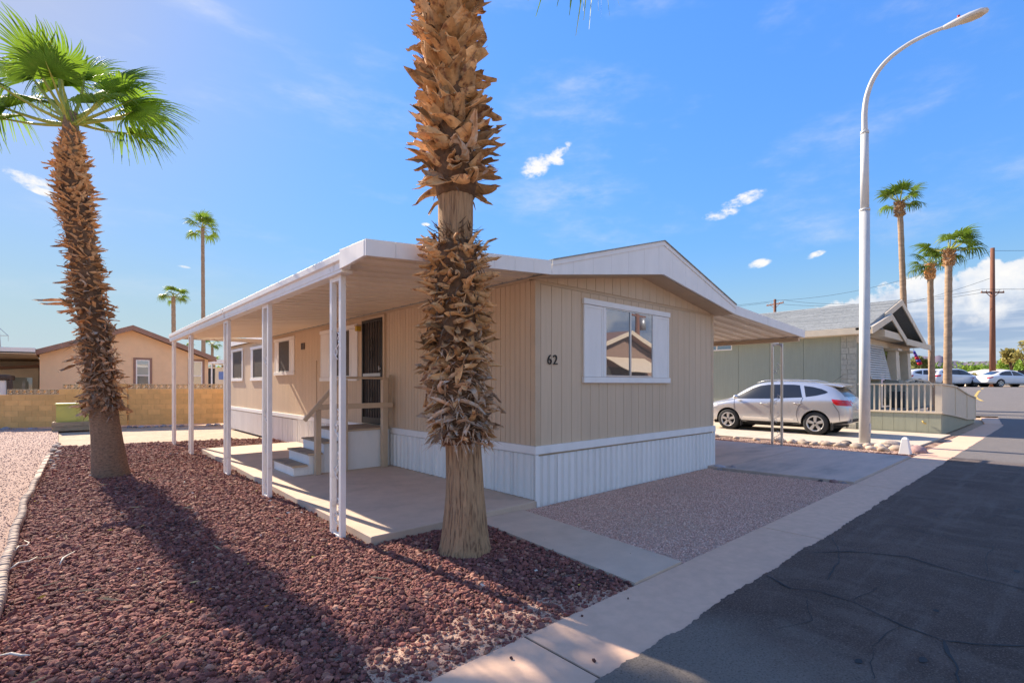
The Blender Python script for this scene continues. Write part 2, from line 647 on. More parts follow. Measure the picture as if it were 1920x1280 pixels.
def sheet(name, xs, ys, z, m, kind=None, parent=None, edge=None):
    mb = MB()
    rows = []
    for y in ys:
        rows.append([(x, y, z + rise(x)) for x in xs])
    if edge:
        rows = edge(rows)
    mb.grid(rows, smooth=False)
    # faces upward
    mb.f = [tuple(reversed(f)) if False else f for f in mb.f]
    return mb.build(name, m, parent, kind=kind)


def lin(a, b, n):
    return [a + (b - a) * i / (n - 1) for i in range(n)]


xs = [-4000, -600, -100, -30, 0, 15] + lin(26, 62, 19) + [80, 150, 400, 1000, 4000]
sheet('ground', xs, [-4000, -400, -60, -12, 0, 6, 12, 25, 60, 150, 600, 4000], -.075, M_DIRT, 'structure')


def poly_sheet(name, poly, z, m, kind=None, parent=None, thick=0):
    mb = MB()
    if thick:
        mb.extrude([(x, y, z - thick) for x, y in poly], (0, 0, thick))
    else:
        mb.add([(x, y, z) for x, y in poly], [tuple(range(len(poly)))])
    return mb.build(name, m, parent, kind=kind)


# the road: a strip along X with a ragged edge over the concrete ribbon, opening into a wide lot further on
def road():
    mb = MB()
    xs = lin(-14, -1, 30)[:-1] + lin(-1, 12, 900)[:-1] + lin(12, 31.6, 300)
    inner, outer = [], []
    for x in xs:
        y = 1.685 + .03 * noise.noise((x * .9, 3.1, 0)) + .020 * noise.noise((x * 4.5, 1.7, 0)) + .014 * noise.noise((x * 14, .7, 0)) + .012 * noise.noise((x * 37, 5.7, 0))
        if x > 26.5:
            y += .10 * (x - 26.5)
        inner.append((x, y, .008 + rise(x)))
    rows = [inner] + [[(x, yy, .010 + rise(x)) for x in xs] for yy in (1.2, .2, -2.0, -4.5, -6.2)]
    rows = [list(r) for r in rows][::-1]
    mb.grid(rows, smooth=False)
    r = mb.build('road', M_ASPHALT, kind='structure')
    sheet('parking_lot', lin(31.6, 62, 22), lin(-26, 30, 9), .010, M_ASPHALT, 'structure')
    return r


ROAD = road()


def crack(pts, w, name, m):
    """a wavering thin strip just above the asphalt"""
    P = []
    for (a, b) in zip(pts[:-1], pts[1:]):
        n = max(2, int((Vector(b) - Vector(a)).length / .03))
        for i in range(n):
            P.append(Vector(a).lerp(Vector(b), i / n))
    P.append(Vector(pts[-1]))
    L, Rr = [], []
    sd = rnd.uniform(0, 90)
    for i, p in enumerate(P):
        d = (P[min(i + 1, len(P) - 1)] - P[max(i - 1, 0)]).normalized()
        nn = Vector((-d.y, d.x))
        s = i * .03
        off = .022 * noise.noise((s * 5, sd, 0)) + .008 * noise.noise((s * 22, sd, 4))
        ww = w * (.35 + 1.1 * abs(noise.noise((s * 4, sd, 8)))) 
        c = p + nn * off
        L.append((c.x + nn.x * ww, c.y + nn.y * ww, .0145))
        Rr.append((c.x - nn.x * ww, c.y - nn.y * ww, .0145))
    mb = MB()
    mb.grid([Rr, L], smooth=False)
    return mb.build(name, m, ROAD)


for pts, w in (([(5.2, 1.6), (5.48, 1.39), (5.71, .99), (5.59, .75), (5.5, .45), (5.45, .1), (5.6, -1.2)], .010),
               ([(4.3, 1.66), (4.15, 1.44), (4.26, 1.25), (4.24, 1.05), (4.06, .73), (4.0, .51), (4.28, .18), (4.5, -.6)], .009),
               ([(4.0, .51), (3.76, .45), (3.53, .39), (3.0, .2)], .011),
               ([(6.83, 1.38), (6.76, .91), (6.63, .58), (6.75, .36), (6.6, -.8)], .008),
               ([(5.84, 1.62), (5.4, 1.45), (5.18, 1.38), (4.54, 1.3)], .006),
               ([(9.4, 1.6), (9.3, .7), (9.5, -.6)], .008), ([(12.2, 1.6), (12.0, .6), (12.3, -1)], .01),
               ([(7.6, 1.5), (7.9, .7), (9.2, .35), (10.4, .3)], .006),
               ([(4.1, 1.3), (3.7, 1.15), (3.4, 1.25)], .003), ([(4.24, 1.05), (4.9, .95), (5.6, .8)], .003), ([(4.06, .73), (3.6, .8), (3.2, .7)], .003), ([(5.5, .45), (6.2, .5), (6.65, .5)], .0035),
               ([(6.8, 1.1), (7.5, 1.0), (8.3, 1.2)], .0035), ([(5.2, 1.5), (6.0, 1.2), (6.8, 1.15)], .003), ([(8.2, .9), (8.5, .3), (8.4, -.6)], .004), ([(10.6, 1.5), (10.9, .8), (10.7, -.3)], .005)):
    crack(pts, w, 'crack', M_TAR)


def blot(x, y, r, asp):
    mb = MB()
    n = 22
    mb.add([(x + r * asp * math.cos(t) * (1 + .25 * noise.noise((math.cos(t) * 2 + x, math.sin(t) * 2, y))), y + r * math.sin(t) * (1 + .25 * noise.noise((math.cos(t) * 2, math.sin(t) * 2 + x, 2))), .0135)
            for t in [2 * math.pi * i / n for i in range(n)]], [tuple(range(n))])
    mb.build('oil_stain', M_TAR, ROAD)


blot(3.35, .80, .018, 1.7)
blot(3.64, .56, .02, 2.0)
blot(4.5, .62, .016, 1.5)
blot(5.95, .3, .02, 2.5)


def sidewalk():
    bed = MB().box(-14, 31, 1.58, 2.28, -.09, -.012)
    s = bed.build('sidewalk', M_TAR, kind='structure')
    x = -8.65
    joints = [-14.0, -8.65, -5.05, -1.45, 2.15, 5.76, 9.35, 12.95, 16.6, 20.2, 23.8, 27.4, 31.0]
    for a, b in zip(joints[:-1], joints[1:]):
        mb = MB()
        p0 = 2.285
        if b <= 27.5:
            mb.box(a + .009, b - .009, 1.56, p0, -.085, 0)
        else:       # the last slabs swing in at the corner
            n = 6
            for i in range(n):
                u0, u1 = a + (b - a) * i / n, a + (b - a) * (i + 1) / n
                e0, e1 = 1.56 + .10 * max(0, u0 - 26.5), 1.56 + .10 * max(0, u1 - 26.5)
                g0, g1 = p0 + .12 * max(0, u0 - 27.4), p0 + .12 * max(0, u1 - 27.4)
                mb.hexa([(u0, e0, -.1), (u1, e1, -.1), (u1, g1, -.1), (u0, g0, -.1), (u0, e0, rise(u0)), (u1, e1, rise(u1)), (u1, g1, rise(u1)), (u0, g0, rise(u0))])
        mb.build('slab', M_CONC, s, bevel=.006)
    return s


sidewalk()
# opposite side of the street (behind the photographer, mirrored in the front window)
MB().box(-14, 60, -7.0, -6.25, -.07, .0).build('opposite_sidewalk', M_CONC, kind='structure')

poly_sheet('patio', [(2.24, 4.58), (4.53, 4.58), (4.53, 13.5), (2.36, 13.5)], .08, M_PATIO, 'structure', thick=.15).modifiers.new('b', 'BEVEL').width = .008
poly_sheet('walkway', [(3.35, 2.29), (4.06, 2.29), (4.26, 4.575), (3.53, 4.575)], .016, M_PATIO, 'structure', thick=.1)
D = thing('driveway', None, None, (11, 6, 0), kind='structure')
for a in ([(9.31, 2.29), (13.55, 2.29), (13.5, 4.30), (9.06, 4.30)], [(9.055, 4.312), (13.5, 4.312), (13.45, 8.9), (9.36, 8.9)], [(9.36, 8.912), (13.45, 8.912), (13.4, 15), (9.36, 15)], [(9.36, 15.01), (13.4, 15.01), (13.4, 21), (9.36, 21)]):
    poly_sheet('slab', a, .035, M_DRIVE, parent=D, thick=.11)
M_DRIVE2 = mat('pale_drive', (.56, .47, .37), .88, .08, 5, .2, 90, .004, col2=(.46, .39, .31), scale2=1.3, lo=.5, hi=.75)
D2 = thing('neighbour_driveway', None, None, (17.5, 6, 0), kind='structure')
for a in ([(15.95, 2.55), (20.3, 2.45), (20.35, 6.4), (14.85, 6.4), (14.95, 5.0)], [(14.85, 6.412), (20.35, 6.412), (20.35, 12), (14.6, 12)]):
    poly_sheet('slab', a, .03, M_DRIVE2, parent=D2, thick=.11)
M_STRIPBED = mat('strip_bed', (.42, .28, .20), .95, .35, 30, 1., 50, .03, col2=(.16, .075, .06), scale2=2.5, lo=.45, hi=.6)
poly_sheet('planting_strip', [(13.57, 2.29), (20.3, 2.29), (20.3, 2.44), (15.93, 2.54), (14.93, 5.0), (14.83, 6.4), (14.58, 12), (13.47, 12), (13.52, 4.3)], -.005, M_STRIPBED, 'structure')
poly_sheet('lava_bed', LAVA, -.01, M_LAVABED, 'structure')
poly_sheet('gravel_bed', PINK, -.01, M_PINKBED, 'structure')
M_SIDEBED = mat('side_gravel_bed', (.46, .31, .245), .95, .25, 40, 1., 75, .02)
poly_sheet('side_gravel', [(-30, 2.29), (-.40, 2.29), (-.41, 9.4), (-.31, 14.4), (-.15, 17.2), (-.2, 24.5), (-30, 36)], -.02, M_SIDEBED, 'structure')
sheet('far_verge', lin(62, 240, 20), lin(-80, 120, 9), .03, M_DIRT, 'structure')


M_SAND = mat('pale_sand', (.60, .39, .27), .95, .15, 30, .8, 90, .012, col2=(.52, .35, .26), scale2=8, lo=.5, hi=.7)
SAND = []
for i in range(60):
    t = i / 59
    SAND.append((1.25 + 2.05 * t, 2.70 + .22 * math.sin(t * 3.1) + .13 * noise.noise((t * 9, 3, 0)) + .06 * noise.noise((t * 31, 1, 0)) - .42 * t))
SAND = [(1.2, 2.288), (3.3, 2.288)] + SAND[::-1]
poly_sheet('sand_patch', SAND, -.005, M_SAND, 'structure')


def scatter(poly, n, keep=None):
    P = np.array(poly)
    lo, hi = P.min(0), P.max(0)
    q = npr.uniform(lo, hi, (n, 2))
    q = q[in_poly(q, poly)]
    if keep is not None:
        q = q[keep(q)]
    return q


def visible(q, m=.12):
    d = q[:, 0] * math.cos(AZ) + q[:, 1] * math.sin(AZ)
    r = q[:, 0] * math.sin(AZ) - q[:, 1] * math.cos(AZ)
    return (d > .5) & (np.abs(r) < d * (1.03 + m) + .3)


def sandy(q):
    v = np.array([noise.fractal((x * 1.1, y * 1.1, 0), 1., 2., 3) for x, y in q])
    e = np.exp(-((q[:, 1] - 2.3) / .45) ** 2) * ((q[:, 0] > 1.2) & (q[:, 0] < 3.4))
    return v * .6 + e * .85


def lava():
    q = scatter(LAVA, 230000)
    q = q[visible(q)]
    d = np.hypot(q[:, 0], q[:, 1])
    keep = npr.uniform(0, 1, len(q)) < np.clip(1.25 - d / 13, .22, 1)
    q = q[keep]
    s = sandy(q)
    q = q[npr.uniform(0, 1, len(q)) > np.where(in_poly(q, SAND), .50, np.clip(s * 1.1, 0, .5))]
    d = np.hypot(q[:, 0], q[:, 1])
    size = npr.gamma(3.2, .0028, len(q)) + .0034
    size = np.clip(size, .005, .032) * np.clip(.85 + d * .04, .9, 1.6)
    z = np.full(len(q), -.012) + npr.uniform(0, .014, len(q))
    tints = np.array([1.62, 1.42, 1.36]) * np.array([(.145, .06, .048), (.115, .046, .04), (.18, .084, .064), (.085, .038, .035), (.21, .115, .085), (.13, .054, .046), (.16, .07, .055), (.11, .054, .048), (.22, .135, .10), (.12, .048, .042), (.15, .062, .05), (.13, .055, .047)])
    me = scatter_stones('lava_rocks', np.c_[q, z], size, 'ico', M_LAVA, tints, .72)
    link_mesh('lava_rocks', me, 'stuff')
    print('lava', len(q))
    # pale grit that shows between the red rocks near the kerb
    q = scatter(LAVA, 95000, lambda q: visible(q) & (np.hypot(q[:, 0], q[:, 1]) < 6.5))
    s = sandy(q)
    q = np.concatenate([q[npr.uniform(0, 1, len(q)) < np.clip(s * .8 - .05, .008, .5)], scatter(SAND, 14000)])
    tints = np.array([(.52, .34, .24), (.45, .28, .20), (.58, .40, .29), (.34, .17, .13), (.40, .20, .15)])
    me = scatter_stones('grit', np.c_[q, np.full(len(q), -.008)], npr.uniform(.003, .007, len(q)), 'octa', M_PEBBLE, tints, .7)
    link_mesh('grit', me, 'stuff')
    # spilled stones on the walk and the ribbon
    pts = [(3.55, 3.9), (3.5, 3.3), (3.62, 2.9), (3.48, 2.6), (2.6, 2.2), (3.9, 2.7), (3.1, 2.2), (1.9, 2.15), (3.56, 3.5), (3.6, 3.55), (3.66, 3.2), (2.2, 1.82)]
    q = np.array(pts) + npr.uniform(-.05, .05, (len(pts), 2))
    me = scatter_stones('stray_stones', np.c_[q, np.full(len(q), .004)], npr.uniform(.006, .014, len(q)), 'ico', M_LAVA, np.array([(.14, .06, .05), (.1, .05, .045)]), .8)
    link_mesh('stray_stones', me, 'stuff')


def gravel():
    tints = np.array([(.64, .38, .29), (.72, .46, .35), (.55, .32, .25), (.78, .54, .42), (.48, .28, .23), (.68, .42, .32), (.80, .60, .48)])
    q = scatter(PINK, 120000, visible)
    n = np.array([noise.fractal((x * .8, y * .8, 4), 1., 2., 3) for x, y in q])
    q = q[npr.uniform(0, 1, len(q)) < np.clip(.75 - n * .9, .25, 1)]
    me = scatter_stones('pink_gravel', np.c_[q, npr.uniform(-.013, -.006, len(q))], npr.uniform(.004, .009, len(q)), 'octa', M_PEBBLE, tints, .65)
    link_mesh('pink_gravel', me, 'stuff')
    tints = np.array([(.47, .315, .25), (.52, .36, .285), (.42, .275, .22), (.58, .43, .35), (.38, .245, .2)])
    poly = [(-5.5, 3), (-.42, 3), (-.42, 9.4), (-.33, 14.4), (-.17, 17.2), (-.2, 23.5), (-5.5, 26)]
    q = scatter(poly, 80000, visible)
    d = np.hypot(q[:, 0], q[:, 1])
    q = q[npr.uniform(0, 1, len(q)) < np.clip(1.3 - d / 18, .25, 1)]
    d = np.hypot(q[:, 0], q[:, 1])
    me = scatter_stones('side_gravel_stones', np.c_[q, npr.uniform(-.024, -.016, len(q))], npr.uniform(.005, .011, len(q)) * np.clip(.8 + d * .03, 1, 1.5), 'octa', M_PEBBLE, tints, .65)
    link_mesh('side_gravel_stones', me, 'stuff')
    # strip beside the far driveway
    q = scatter([(13.6, 2.3), (14.9, 2.3), (14.9, 5), (14.7, 9), (13.5, 9), (13.53, 4.3)], 9000)
    m = (q[:, 0] < 13.95 + .1 * np.sin(q[:, 1] * 3))
    t1 = np.array([(.13, .055, .045), (.10, .045, .04), (.17, .08, .065)])
    a = q[m]
    link_mesh('strip_lava', scatter_stones('strip_lava', np.c_[a, np.full(len(a), -.01)], npr.uniform(.012, .028, len(a)), 'octa', M_LAVA, t1, .7), 'stuff')
    a = q[~m][:3000]
    link_mesh('strip_gravel', scatter_stones('strip_gravel', np.c_[a, np.full(len(a), -.008)], npr.uniform(.01, .02, len(a)), 'octa', M_PEBBLE, tints, .7), 'stuff')


lava()
gravel()


# ------------------------------------------------------------------ landscape rocks
def rock_mesh(sub=2, sd=0, flat=.65, long=1.3):
    V, F = ico(sub)
    mb = MB()
    vs = []
    for x, y, z in V:
        k = 1 + .28 * noise.noise((x * 1.3 + sd, y * 1.3, z * 1.3)) + .12 * noise.noise((x * 3 + sd, y * 3, z * 3))
        vs.append((x * k * long, y * k, z * k * flat))
    mb.add(vs, [tuple(f) for f in F], True)
    return mb


ROCKS = {}
for i in range(6):
    for key, m in (('t', M_ROCK), ('p', M_ROCKPINK), ('d', M_ROCKDARK), ('b', M_ROCKBLUE)):
        ROCKS[key, i] = rock_mesh(2, i * 7.3, .62 + .04 * (i % 3), 1.15 + .1 * (i % 4)).mesh('rock', m)


def rock(x, y, r, key, label, group=None, z=0, name='landscape_rock'):
    o = piece(name, ROCKS[key, rnd.randrange(6)], None, (x, y, z + r * .4), (rnd.uniform(-.2, .2), rnd.uniform(-.2, .2), rnd.uniform(0, 6.28)), r)
    tag(o, label, 'rock', group)
    return o
# ------------------------------------------------------------------ the mobile home
FX0, FX1, FY, BY = 4.53, 9.36, 4.61, 20.75        # front wall X range, front Y, back Y
Z0, Z1 = .78, 2.92                                # siding
PF = lambda u, o, z: (u, FY - o, z)               # front wall
PS = lambda u, o, z: (FX0 - o, u, z)              # long side wall (u along Y)
XC = (4.43 + 9.45) / 2
UNDER = [(4.43, 2.92), (XC, 3.29), (9.45, 2.90)]
TOPF = [(4.43, 3.09), (XC, 3.80), (9.45, 3.07)]


def interp(pts, x):
    for (a, b), (c, d) in zip(pts[:-1], pts[1:]):
        if x <= c:
            return b + (d - b) * (x - a) / (c - a)
    return pts[-1][1]


HOME = thing('mobile_home', 'tan mobile home with white skirting and low gable, number 62 beside its front window', 'mobile home', (6.9, FY, 0))


def home():
    H = HOME
    core = MB()
    core.box(FX0 + .014, FX1 - .014, FY + .014, BY, .05, 2.95)
    core.extrude([(FX0 + .014, FY + .014, 2.95), (FX1 - .014, FY + .014, 2.95), (XC, FY + .014, 3.36)], (0, BY - FY - .02, 0))
    core.build('wall', M_TANTRIM, H)
    # front siding: one plank per groove, below and above the seam
    w = .2015
    n = int((FX1 - FX0) / w)
    pm = MB().box(0, w - .0075, 0, .014, Z0, 2.885).mesh('plank', M_TAN)
    for i in range(n + 1):
        x = FX0 + .10 + i * w
        if x + w > FX1 - .02:
            break
        piece('plank', pm, H, (x, FY, 0))
    MB().mbox(PF, FX0 - .004, FX0 + .095, 0, -.02, Z0 - .005, 2.93).build('corner_board', M_TANTRIM, H, bevel=.003)
    MB().mbox(PF, FX1 - .09, FX1 + .004, 0, -.02, Z0 - .005, 2.93).build('corner_board', M_TANTRIM, H, bevel=.003)
    MB().mbox(PF, FX0 + .096, FX1 - .091, .004, -.012, 2.888, 2.905).build('seam_strip', M_TANTRIM, H)
    x = FX0 + .02
    while x < FX1 - .05:
        x1 = min(x + w - .0075, FX1 - .02)
        a, b = interp(UNDER, x) + .01, interp(UNDER, x1) + .01
        m = interp(UNDER, (x + x1) / 2) + .012
        if a - 2.94 > .0:
            pl = [PF(x, 0, 2.935), PF(x1, 0, 2.935), PF(x1, 0, max(b, 2.945)), PF(x, 0, max(a, 2.945))]
            MB().extrude(pl, (0, .014, 0)).build('gable_plank', M_TAN, H)
        x += w
    # long side planks, a shallow groove down the middle of each
    pm = MB()
    pm.box(0, .014, 0, .092, Z0, 2.93).box(0, .014, .0995, .1915, Z0, 2.93)
    pm = pm.mesh('plank', M_TAN)
    y = FY + .10
    while y + .2 < BY:
        piece('plank', pm, H, (FX0, y, 0))
        y += .2005
    MB().mbox(PS, FY + .002, FY + .094, 0, -.02, Z0, 2.93).build('corner_board', M_TANTRIM, H, bevel=.003)
    # skirting
    def skirt_panel(w):
        mb = MB()
        prof = []
        k = 3
        for i in range(k):
            u = w * i / k
            s = w / k
            prof += [(u + .0, 0), (u + s * .56, 0), (u + s * .64, .02), (u + s * .70, .003), (u + s * .78, .003), (u + s * .84, .02), (u + s * .92, 0)]
        prof.append((w, 0))
        rows = [[(u, -o, z) for u, o in prof] for z in (0, .66)]
        mb.grid(rows, smooth=False)
        mb.box(0, w, .004, .012, 0, .66)
        return mb
    pw = .402
    me = skirt_panel(pw - .009).mesh('skirt_panel', M_SKIRT)
    x = FX0 + .002
    while x + pw < FX1 + .02:
        piece('skirt_panel', me, H, (x, FY - .012, -.012 - rnd.uniform(0, .004)))
        x += pw
    y = FY + .01
    while y + pw < BY + .2:
        piece('skirt_panel', me, H, (FX0 - .012, y + pw, .085 if y < 13.3 else -.015), (0, 0, rad(-90)), (1, 1, .875 if y < 13.3 else 1))
        y += pw
    MB().mbox(PF, FX0 - .02, FX0 + .03, .03, -.0, .0, .668).build('skirt_corner', M_SKIRT, H, bevel=.003)
    MB().mbox(PF, FX1 - .03, FX1 + .015, .028, -.0, .0, .668).build('skirt_corner', M_SKIRT, H, bevel=.003)
    MB().mbox(PF, FX0 - .035, FX1 + .02, .035, -.01, .672, .778).build('skirt_band', M_WHITE, H, bevel=.004)
    MB().mbox(PS, FY - .03, BY, .034, -.01, .672, .778).build('skirt_band', M_WHITE, H, bevel=.004)
    # roof body
    poly = [(4.44, FY - .33, 2.95), (4.44, FY - .33, 3.07), (XC, FY - .33, 3.775), (9.44, FY - .33, 3.05), (9.44, FY - .33, 2.93), (XC, FY - .33, 3.33)]
    MB().extrude(poly, (0, BY - FY + .6, 0)).build('roof', M_SHINGLE, H)
    MB().mbox(PS, 15.95, BY + .25, .13, .10, 2.93, 3.085).build('eave_fascia', M_WHITE, H, bevel=.004)
    # soffit under the front overhang
    for (a, za), (b, zb) in zip(UNDER[:-1], UNDER[1:]):
        MB().extrude([(a, FY + .02, za + .006), (b, FY + .02, zb + .006), (b, FY + .02, zb + .02), (a, FY + .02, za + .02)], (0, -.355, 0)).build('soffit', M_TANTRIM, H)
    # gable fascia: upright panels and a drip edge
    yf = FY - .39
    x = 4.43
    fw = .3965
    while x < 9.44:
        x1 = min(x + fw, 9.45)
        xm = [x] + ([XC] if x < XC < x1 - .01 else []) + [x1 - .0025]
        low = [(q, yf, interp(UNDER, q)) for q in xm]
        top = [(q, yf, interp(TOPF, q) - .035) for q in xm]
        MB().extrude(low + top[::-1], (0, .035, 0)).build('fascia_panel', M_WHITE, H)
        x += fw
    for a, b in ((0, 1), (1, 2)):
        p, q = TOPF[a], TOPF[b]
        MB().extrude([(p[0], yf - .012, p[1] - .06), (q[0], yf - .012, q[1] - .06), (q[0], yf - .012, q[1] + .004), (p[0], yf - .012, p[1] + .004)], (0, .011, 0)).build('drip_edge', M_WHITE, H)
        MB().extrude([(p[0], yf - .03, p[1] + .006), (q[0], yf - .03, q[1] + .006), (q[0], yf - .03, q[1] + .018), (p[0], yf - .03, p[1] + .018)], (0, .5, 0)).build('shingle_edge', M_SHINGLE, H)

    def window(P, u0, u1, z0, z1, shl=0, shr=0, two=True, frame=.05, glass=M_GLASS, label=None, head=True):
        """outer extents include the shutters"""
        a, b = u0 + shl, u1 - shr
        f = MB()
        e = .03
        f.mbox(P, a, b, .0035, .0015, z0 + .06, z1 - .085)
        w = f.build('window', M_WHITE, H)
        for p, q in ((a, a + frame), (b - frame, b)):
            MB().mbox(P, p, q, e, .004, z0 + .06, z1 - .085).build('jamb', M_WHITE, w, bevel=.003)
        if label:
            w['label'] = label
        ga, gb, gz0, gz1 = a + frame, b - frame, z0 + .085, z1 - .10
        s = MB()
        s.mbox(P, ga, gb, .022, .003, gz0 - .025, gz0).mbox(P, ga, gb, .022, .003, gz1, gz1 + .025)
        s.mbox(P, ga, ga + .016, .021, .003, gz0, gz1).mbox(P, gb - .016, gb, .021, .003, gz0, gz1)
        m = (ga + gb) / 2
        if two:
            s.mbox(P, m - .012, m + .022, .026, .003, gz0, gz1)
        s.build('sash', M_ALU, w, bevel=.002)
        panes = [(ga + .016, m - .012), (m + .022, gb - .016)] if two else [(ga + .016, gb - .016)]
        for k, (p, q) in enumerate(panes):
            MB().mbox(P, p, q, .012 + .004 * k, .004, gz0, gz1).build('pane', glass, w)
        MB().mbox(P, u0 - .02, u1 + .02, .045, .002, z0 - .03, z0 + .055).build('sill', M_WHITE, w, bevel=.004)
        MB().mbox(P, u0 - .02, u1 + .02, .042, .002, z1 - .08, z1).build('head_board', M_WHITE, w, bevel=.004)
        for p, q, has in ((u0, a - .004, shl), (b + .004, u1, shr)):
            if has:
                s = MB()
                s.mbox(P, p, q, .020, .002, z0 + .06, z1 - .085)
                ed = .035
                s.mbox(P, p, p + ed, .028, .019, z0 + .06, z1 - .085).mbox(P, q - ed, q, .028, .019, z0 + .06, z1 - .085)
                s.mbox(P, p + ed, q - ed, .0275, .019, z1 - .125, z1 - .085)
                s.build('shutter', M_WHITE, w, bevel=.003)
        return w

    window(PF, 5.47, 7.71, 1.63, 2.80, .44, .44, True, .06, label='front sliding window with two white shutter boards')
    window(PS, 9.86, 11.85, 1.68, 2.83, .34, .50, False, .04, M_SCREEN)
    window(PS, 13.70, 15.36, 1.86, 2.86, .34, .34, False, .04, M_SCREEN)
    window(PS, 16.30, 17.85, 1.72, 2.78, .02, .16, False, .08, M_SCREEN)
    window(PS, 18.85, 20.45, 1.72, 2.82, .02, .16, False, .08, M_SCREEN)

    # door with iron security gate
    a, b, z0, z1 = 8.72, 9.58, .80, 2.86
    d = MB().mbox(PS, a, b, .012, .002, z0, z1).build('door', M_BROWNDOOR, H)
    fr = MB()
    fr.mbox(PS, a - .07, a, .04, .002, z0, z1 + .06).mbox(PS, b, b + .05, .04, .002, z0, z1 + .06).mbox(PS, a, b, .04, .002, z1, z1 + .06)
    fr.build('door_frame', M_TANTRIM, d, bevel=.003)
    ga = MB()
    for p, q in ((a, a + .045), (b - .045, b)):
        ga.mbox(PS, p, q, .055, .02, z0 + .01, z1 - .005)
    for p, q in ((z0 + .01, z0 + .13), (1.73, 1.80), (z1 - .06, z1 - .005)):
        ga.mbox(PS, a + .045, b - .045, .052, .022, p, q)
    ga.build('security_gate', M_BLACK, d, bevel=.002)
    for i in range(7):
        y = a + .10 + i * (b - a - .2) / 6
        MB().mbox(PS, y - .007, y + .007, .047, .033, z0 + .13, z1 - .06).build('gate_bar', M_BLACK, d)
    for zc in (1.28, 2.28):
        o = MB()
        yc = (a + b) / 2
        for s in (-1, 1):
            for zz in (-1, 1):
                pth = [PS(yc + s * (.012 + .05 * math.sin(t * math.pi)), .05, zc + zz * (.02 + .20 * t)) for t in lin(0, 1, 9)]
                o.tube(pth, .009, 5)
        o.mbox(PS, yc - .03, yc + .03, .056, .045, zc - .03, zc + .03)
        o.build('gate_scroll', M_BLACK, d)
    lk = MB().mbox(PS, a + .06, b - .06, .060, .0525, 1.735, 1.795)
    lk.build('lock_rail', M_STEEL, d, bevel=.003)
    hd = MB().tube([PS(a + .05, .09, 1.84), PS(a + .05, .09, 1.93)], .011, 8).mbox(PS, a + .035, a + .065, .09, .05, 1.86, 1.90)
    hd.build('handle', M_ALU, d)

    # porch light, vent, conduit
    M_AMBER = mat('amber_glass', (.62, .42, .06), .25, .1, 20)
    pl = MB().mbox(PS, 9.64, 9.76, .03, .002, 2.64, 2.80).build('porch_light', M_TANTRIM, H, bevel=.004)
    MB().mbox(PS, 9.655, 9.745, .13, .03, 2.66, 2.76).build('lamp_glass', M_AMBER, pl, bevel=.01)
    MB().mbox(PS, 9.645, 9.755, .14, .03, 2.761, 2.785).build('lamp_cap', M_TANTRIM, pl, bevel=.003)
    v = MB()
    v.mbox(PS, 12.95, 13.20, .02, .002, 2.47, 2.63)
    v.build('wall_vent', M_BROWNDOOR, H, bevel=.003)
    MB().tube([PS(12.15, .01, .8), PS(12.15, .01, 2.15)], .007, 6).build('conduit', M_TANTRIM, H)
    MB().mbox(PS, 11.95, 12.06, .03, .002, 1.05, 1.15).build('outlet_box', M_TANTRIM, H, bevel=.003)

    # house number
    for ch, x in (('6', 4.735), ('2', 4.845)):
        cu = bpy.data.curves.new('number', 'FONT')
        cu.body = ch
        cu.size = .185
        cu.extrude = .006
        tmp = bpy.data.objects.new('number', cu)
        COL.objects.link(tmp)
        dg = bpy.context.evaluated_depsgraph_get()
        me = bpy.data.meshes.new_from_object(tmp.evaluated_get(dg))
        bpy.data.objects.remove(tmp)
        me.materials.clear()
        me.materials.append(M_BLACK)
        piece('house_number', me, H, (x, FY - .012, 1.845), (rad(90), 0, 0))


home()


# ------------------------------------------------------------------ awnings
def scroll(mb, P, z0, z1, half, r=.006):
    """a chain of S curls between the two legs of a post; P(u, z)"""
    z = z0
    while z + .3 < z1:
        pth = []
        for i in range(25):
            t = i / 24
            ang = t * 2 * math.pi
            k = half * .85 * math.sin(ang)
            pth.append(P(k, z + .28 * t))
        mb.tube(pth, r, 5)
        for sgn, zc in ((1, z + .075), (-1, z + .205)):
            pth = [P(sgn * (half * .45) + half * .4 * math.cos(a) * (1 - a / 16), zc + half * .55 * math.sin(a) * (1 - a / 16)) for a in lin(0, 6.0, 13)]
            mb.tube(pth, r * .9, 5)
        z += .48
    return mb


def post_pair(parent, x, y0, y1, zb, zt, m, leg=.056, scr=True):
    p = MB()
    p.box(x - leg / 2, x + leg / 2, y0 - leg / 2, y0 + leg / 2, zb, zt)
    o = p.build('post', m, parent, bevel=.003)
    MB().box(x - leg / 2, x + leg / 2, y1 - leg / 2, y1 + leg / 2, zb, zt).build('upright', m, o, bevel=.003)
    MB().box(x - leg / 2 + .004, x + leg / 2 - .004, y0 + leg / 2, y1 - leg / 2, zb, zb + .03).build('foot_plate', m, o, bevel=.002)
    MB().box(x - leg / 2 + .004, x + leg / 2 - .004, y0 + leg / 2, y1 - leg / 2, zt - .05, zt - .002).build('top_plate', m, o, bevel=.002)
    if scr:
        yc = (y0 + y1) / 2
        P = lambda u, z: (x, yc + u, z)
        s = scroll(MB(), P, zb + .12, zb + 1.0, (y1 - y0) / 2 - leg / 2)
        s = scroll(s, P, zb + 1.05, zb + 1.75, (y1 - y0) / 2 - leg / 2)
        s = scroll(s, P, zb + 1.85, zt - .25, (y1 - y0) / 2 - leg / 2)
        s.build('scrollwork', m, o)
    return o


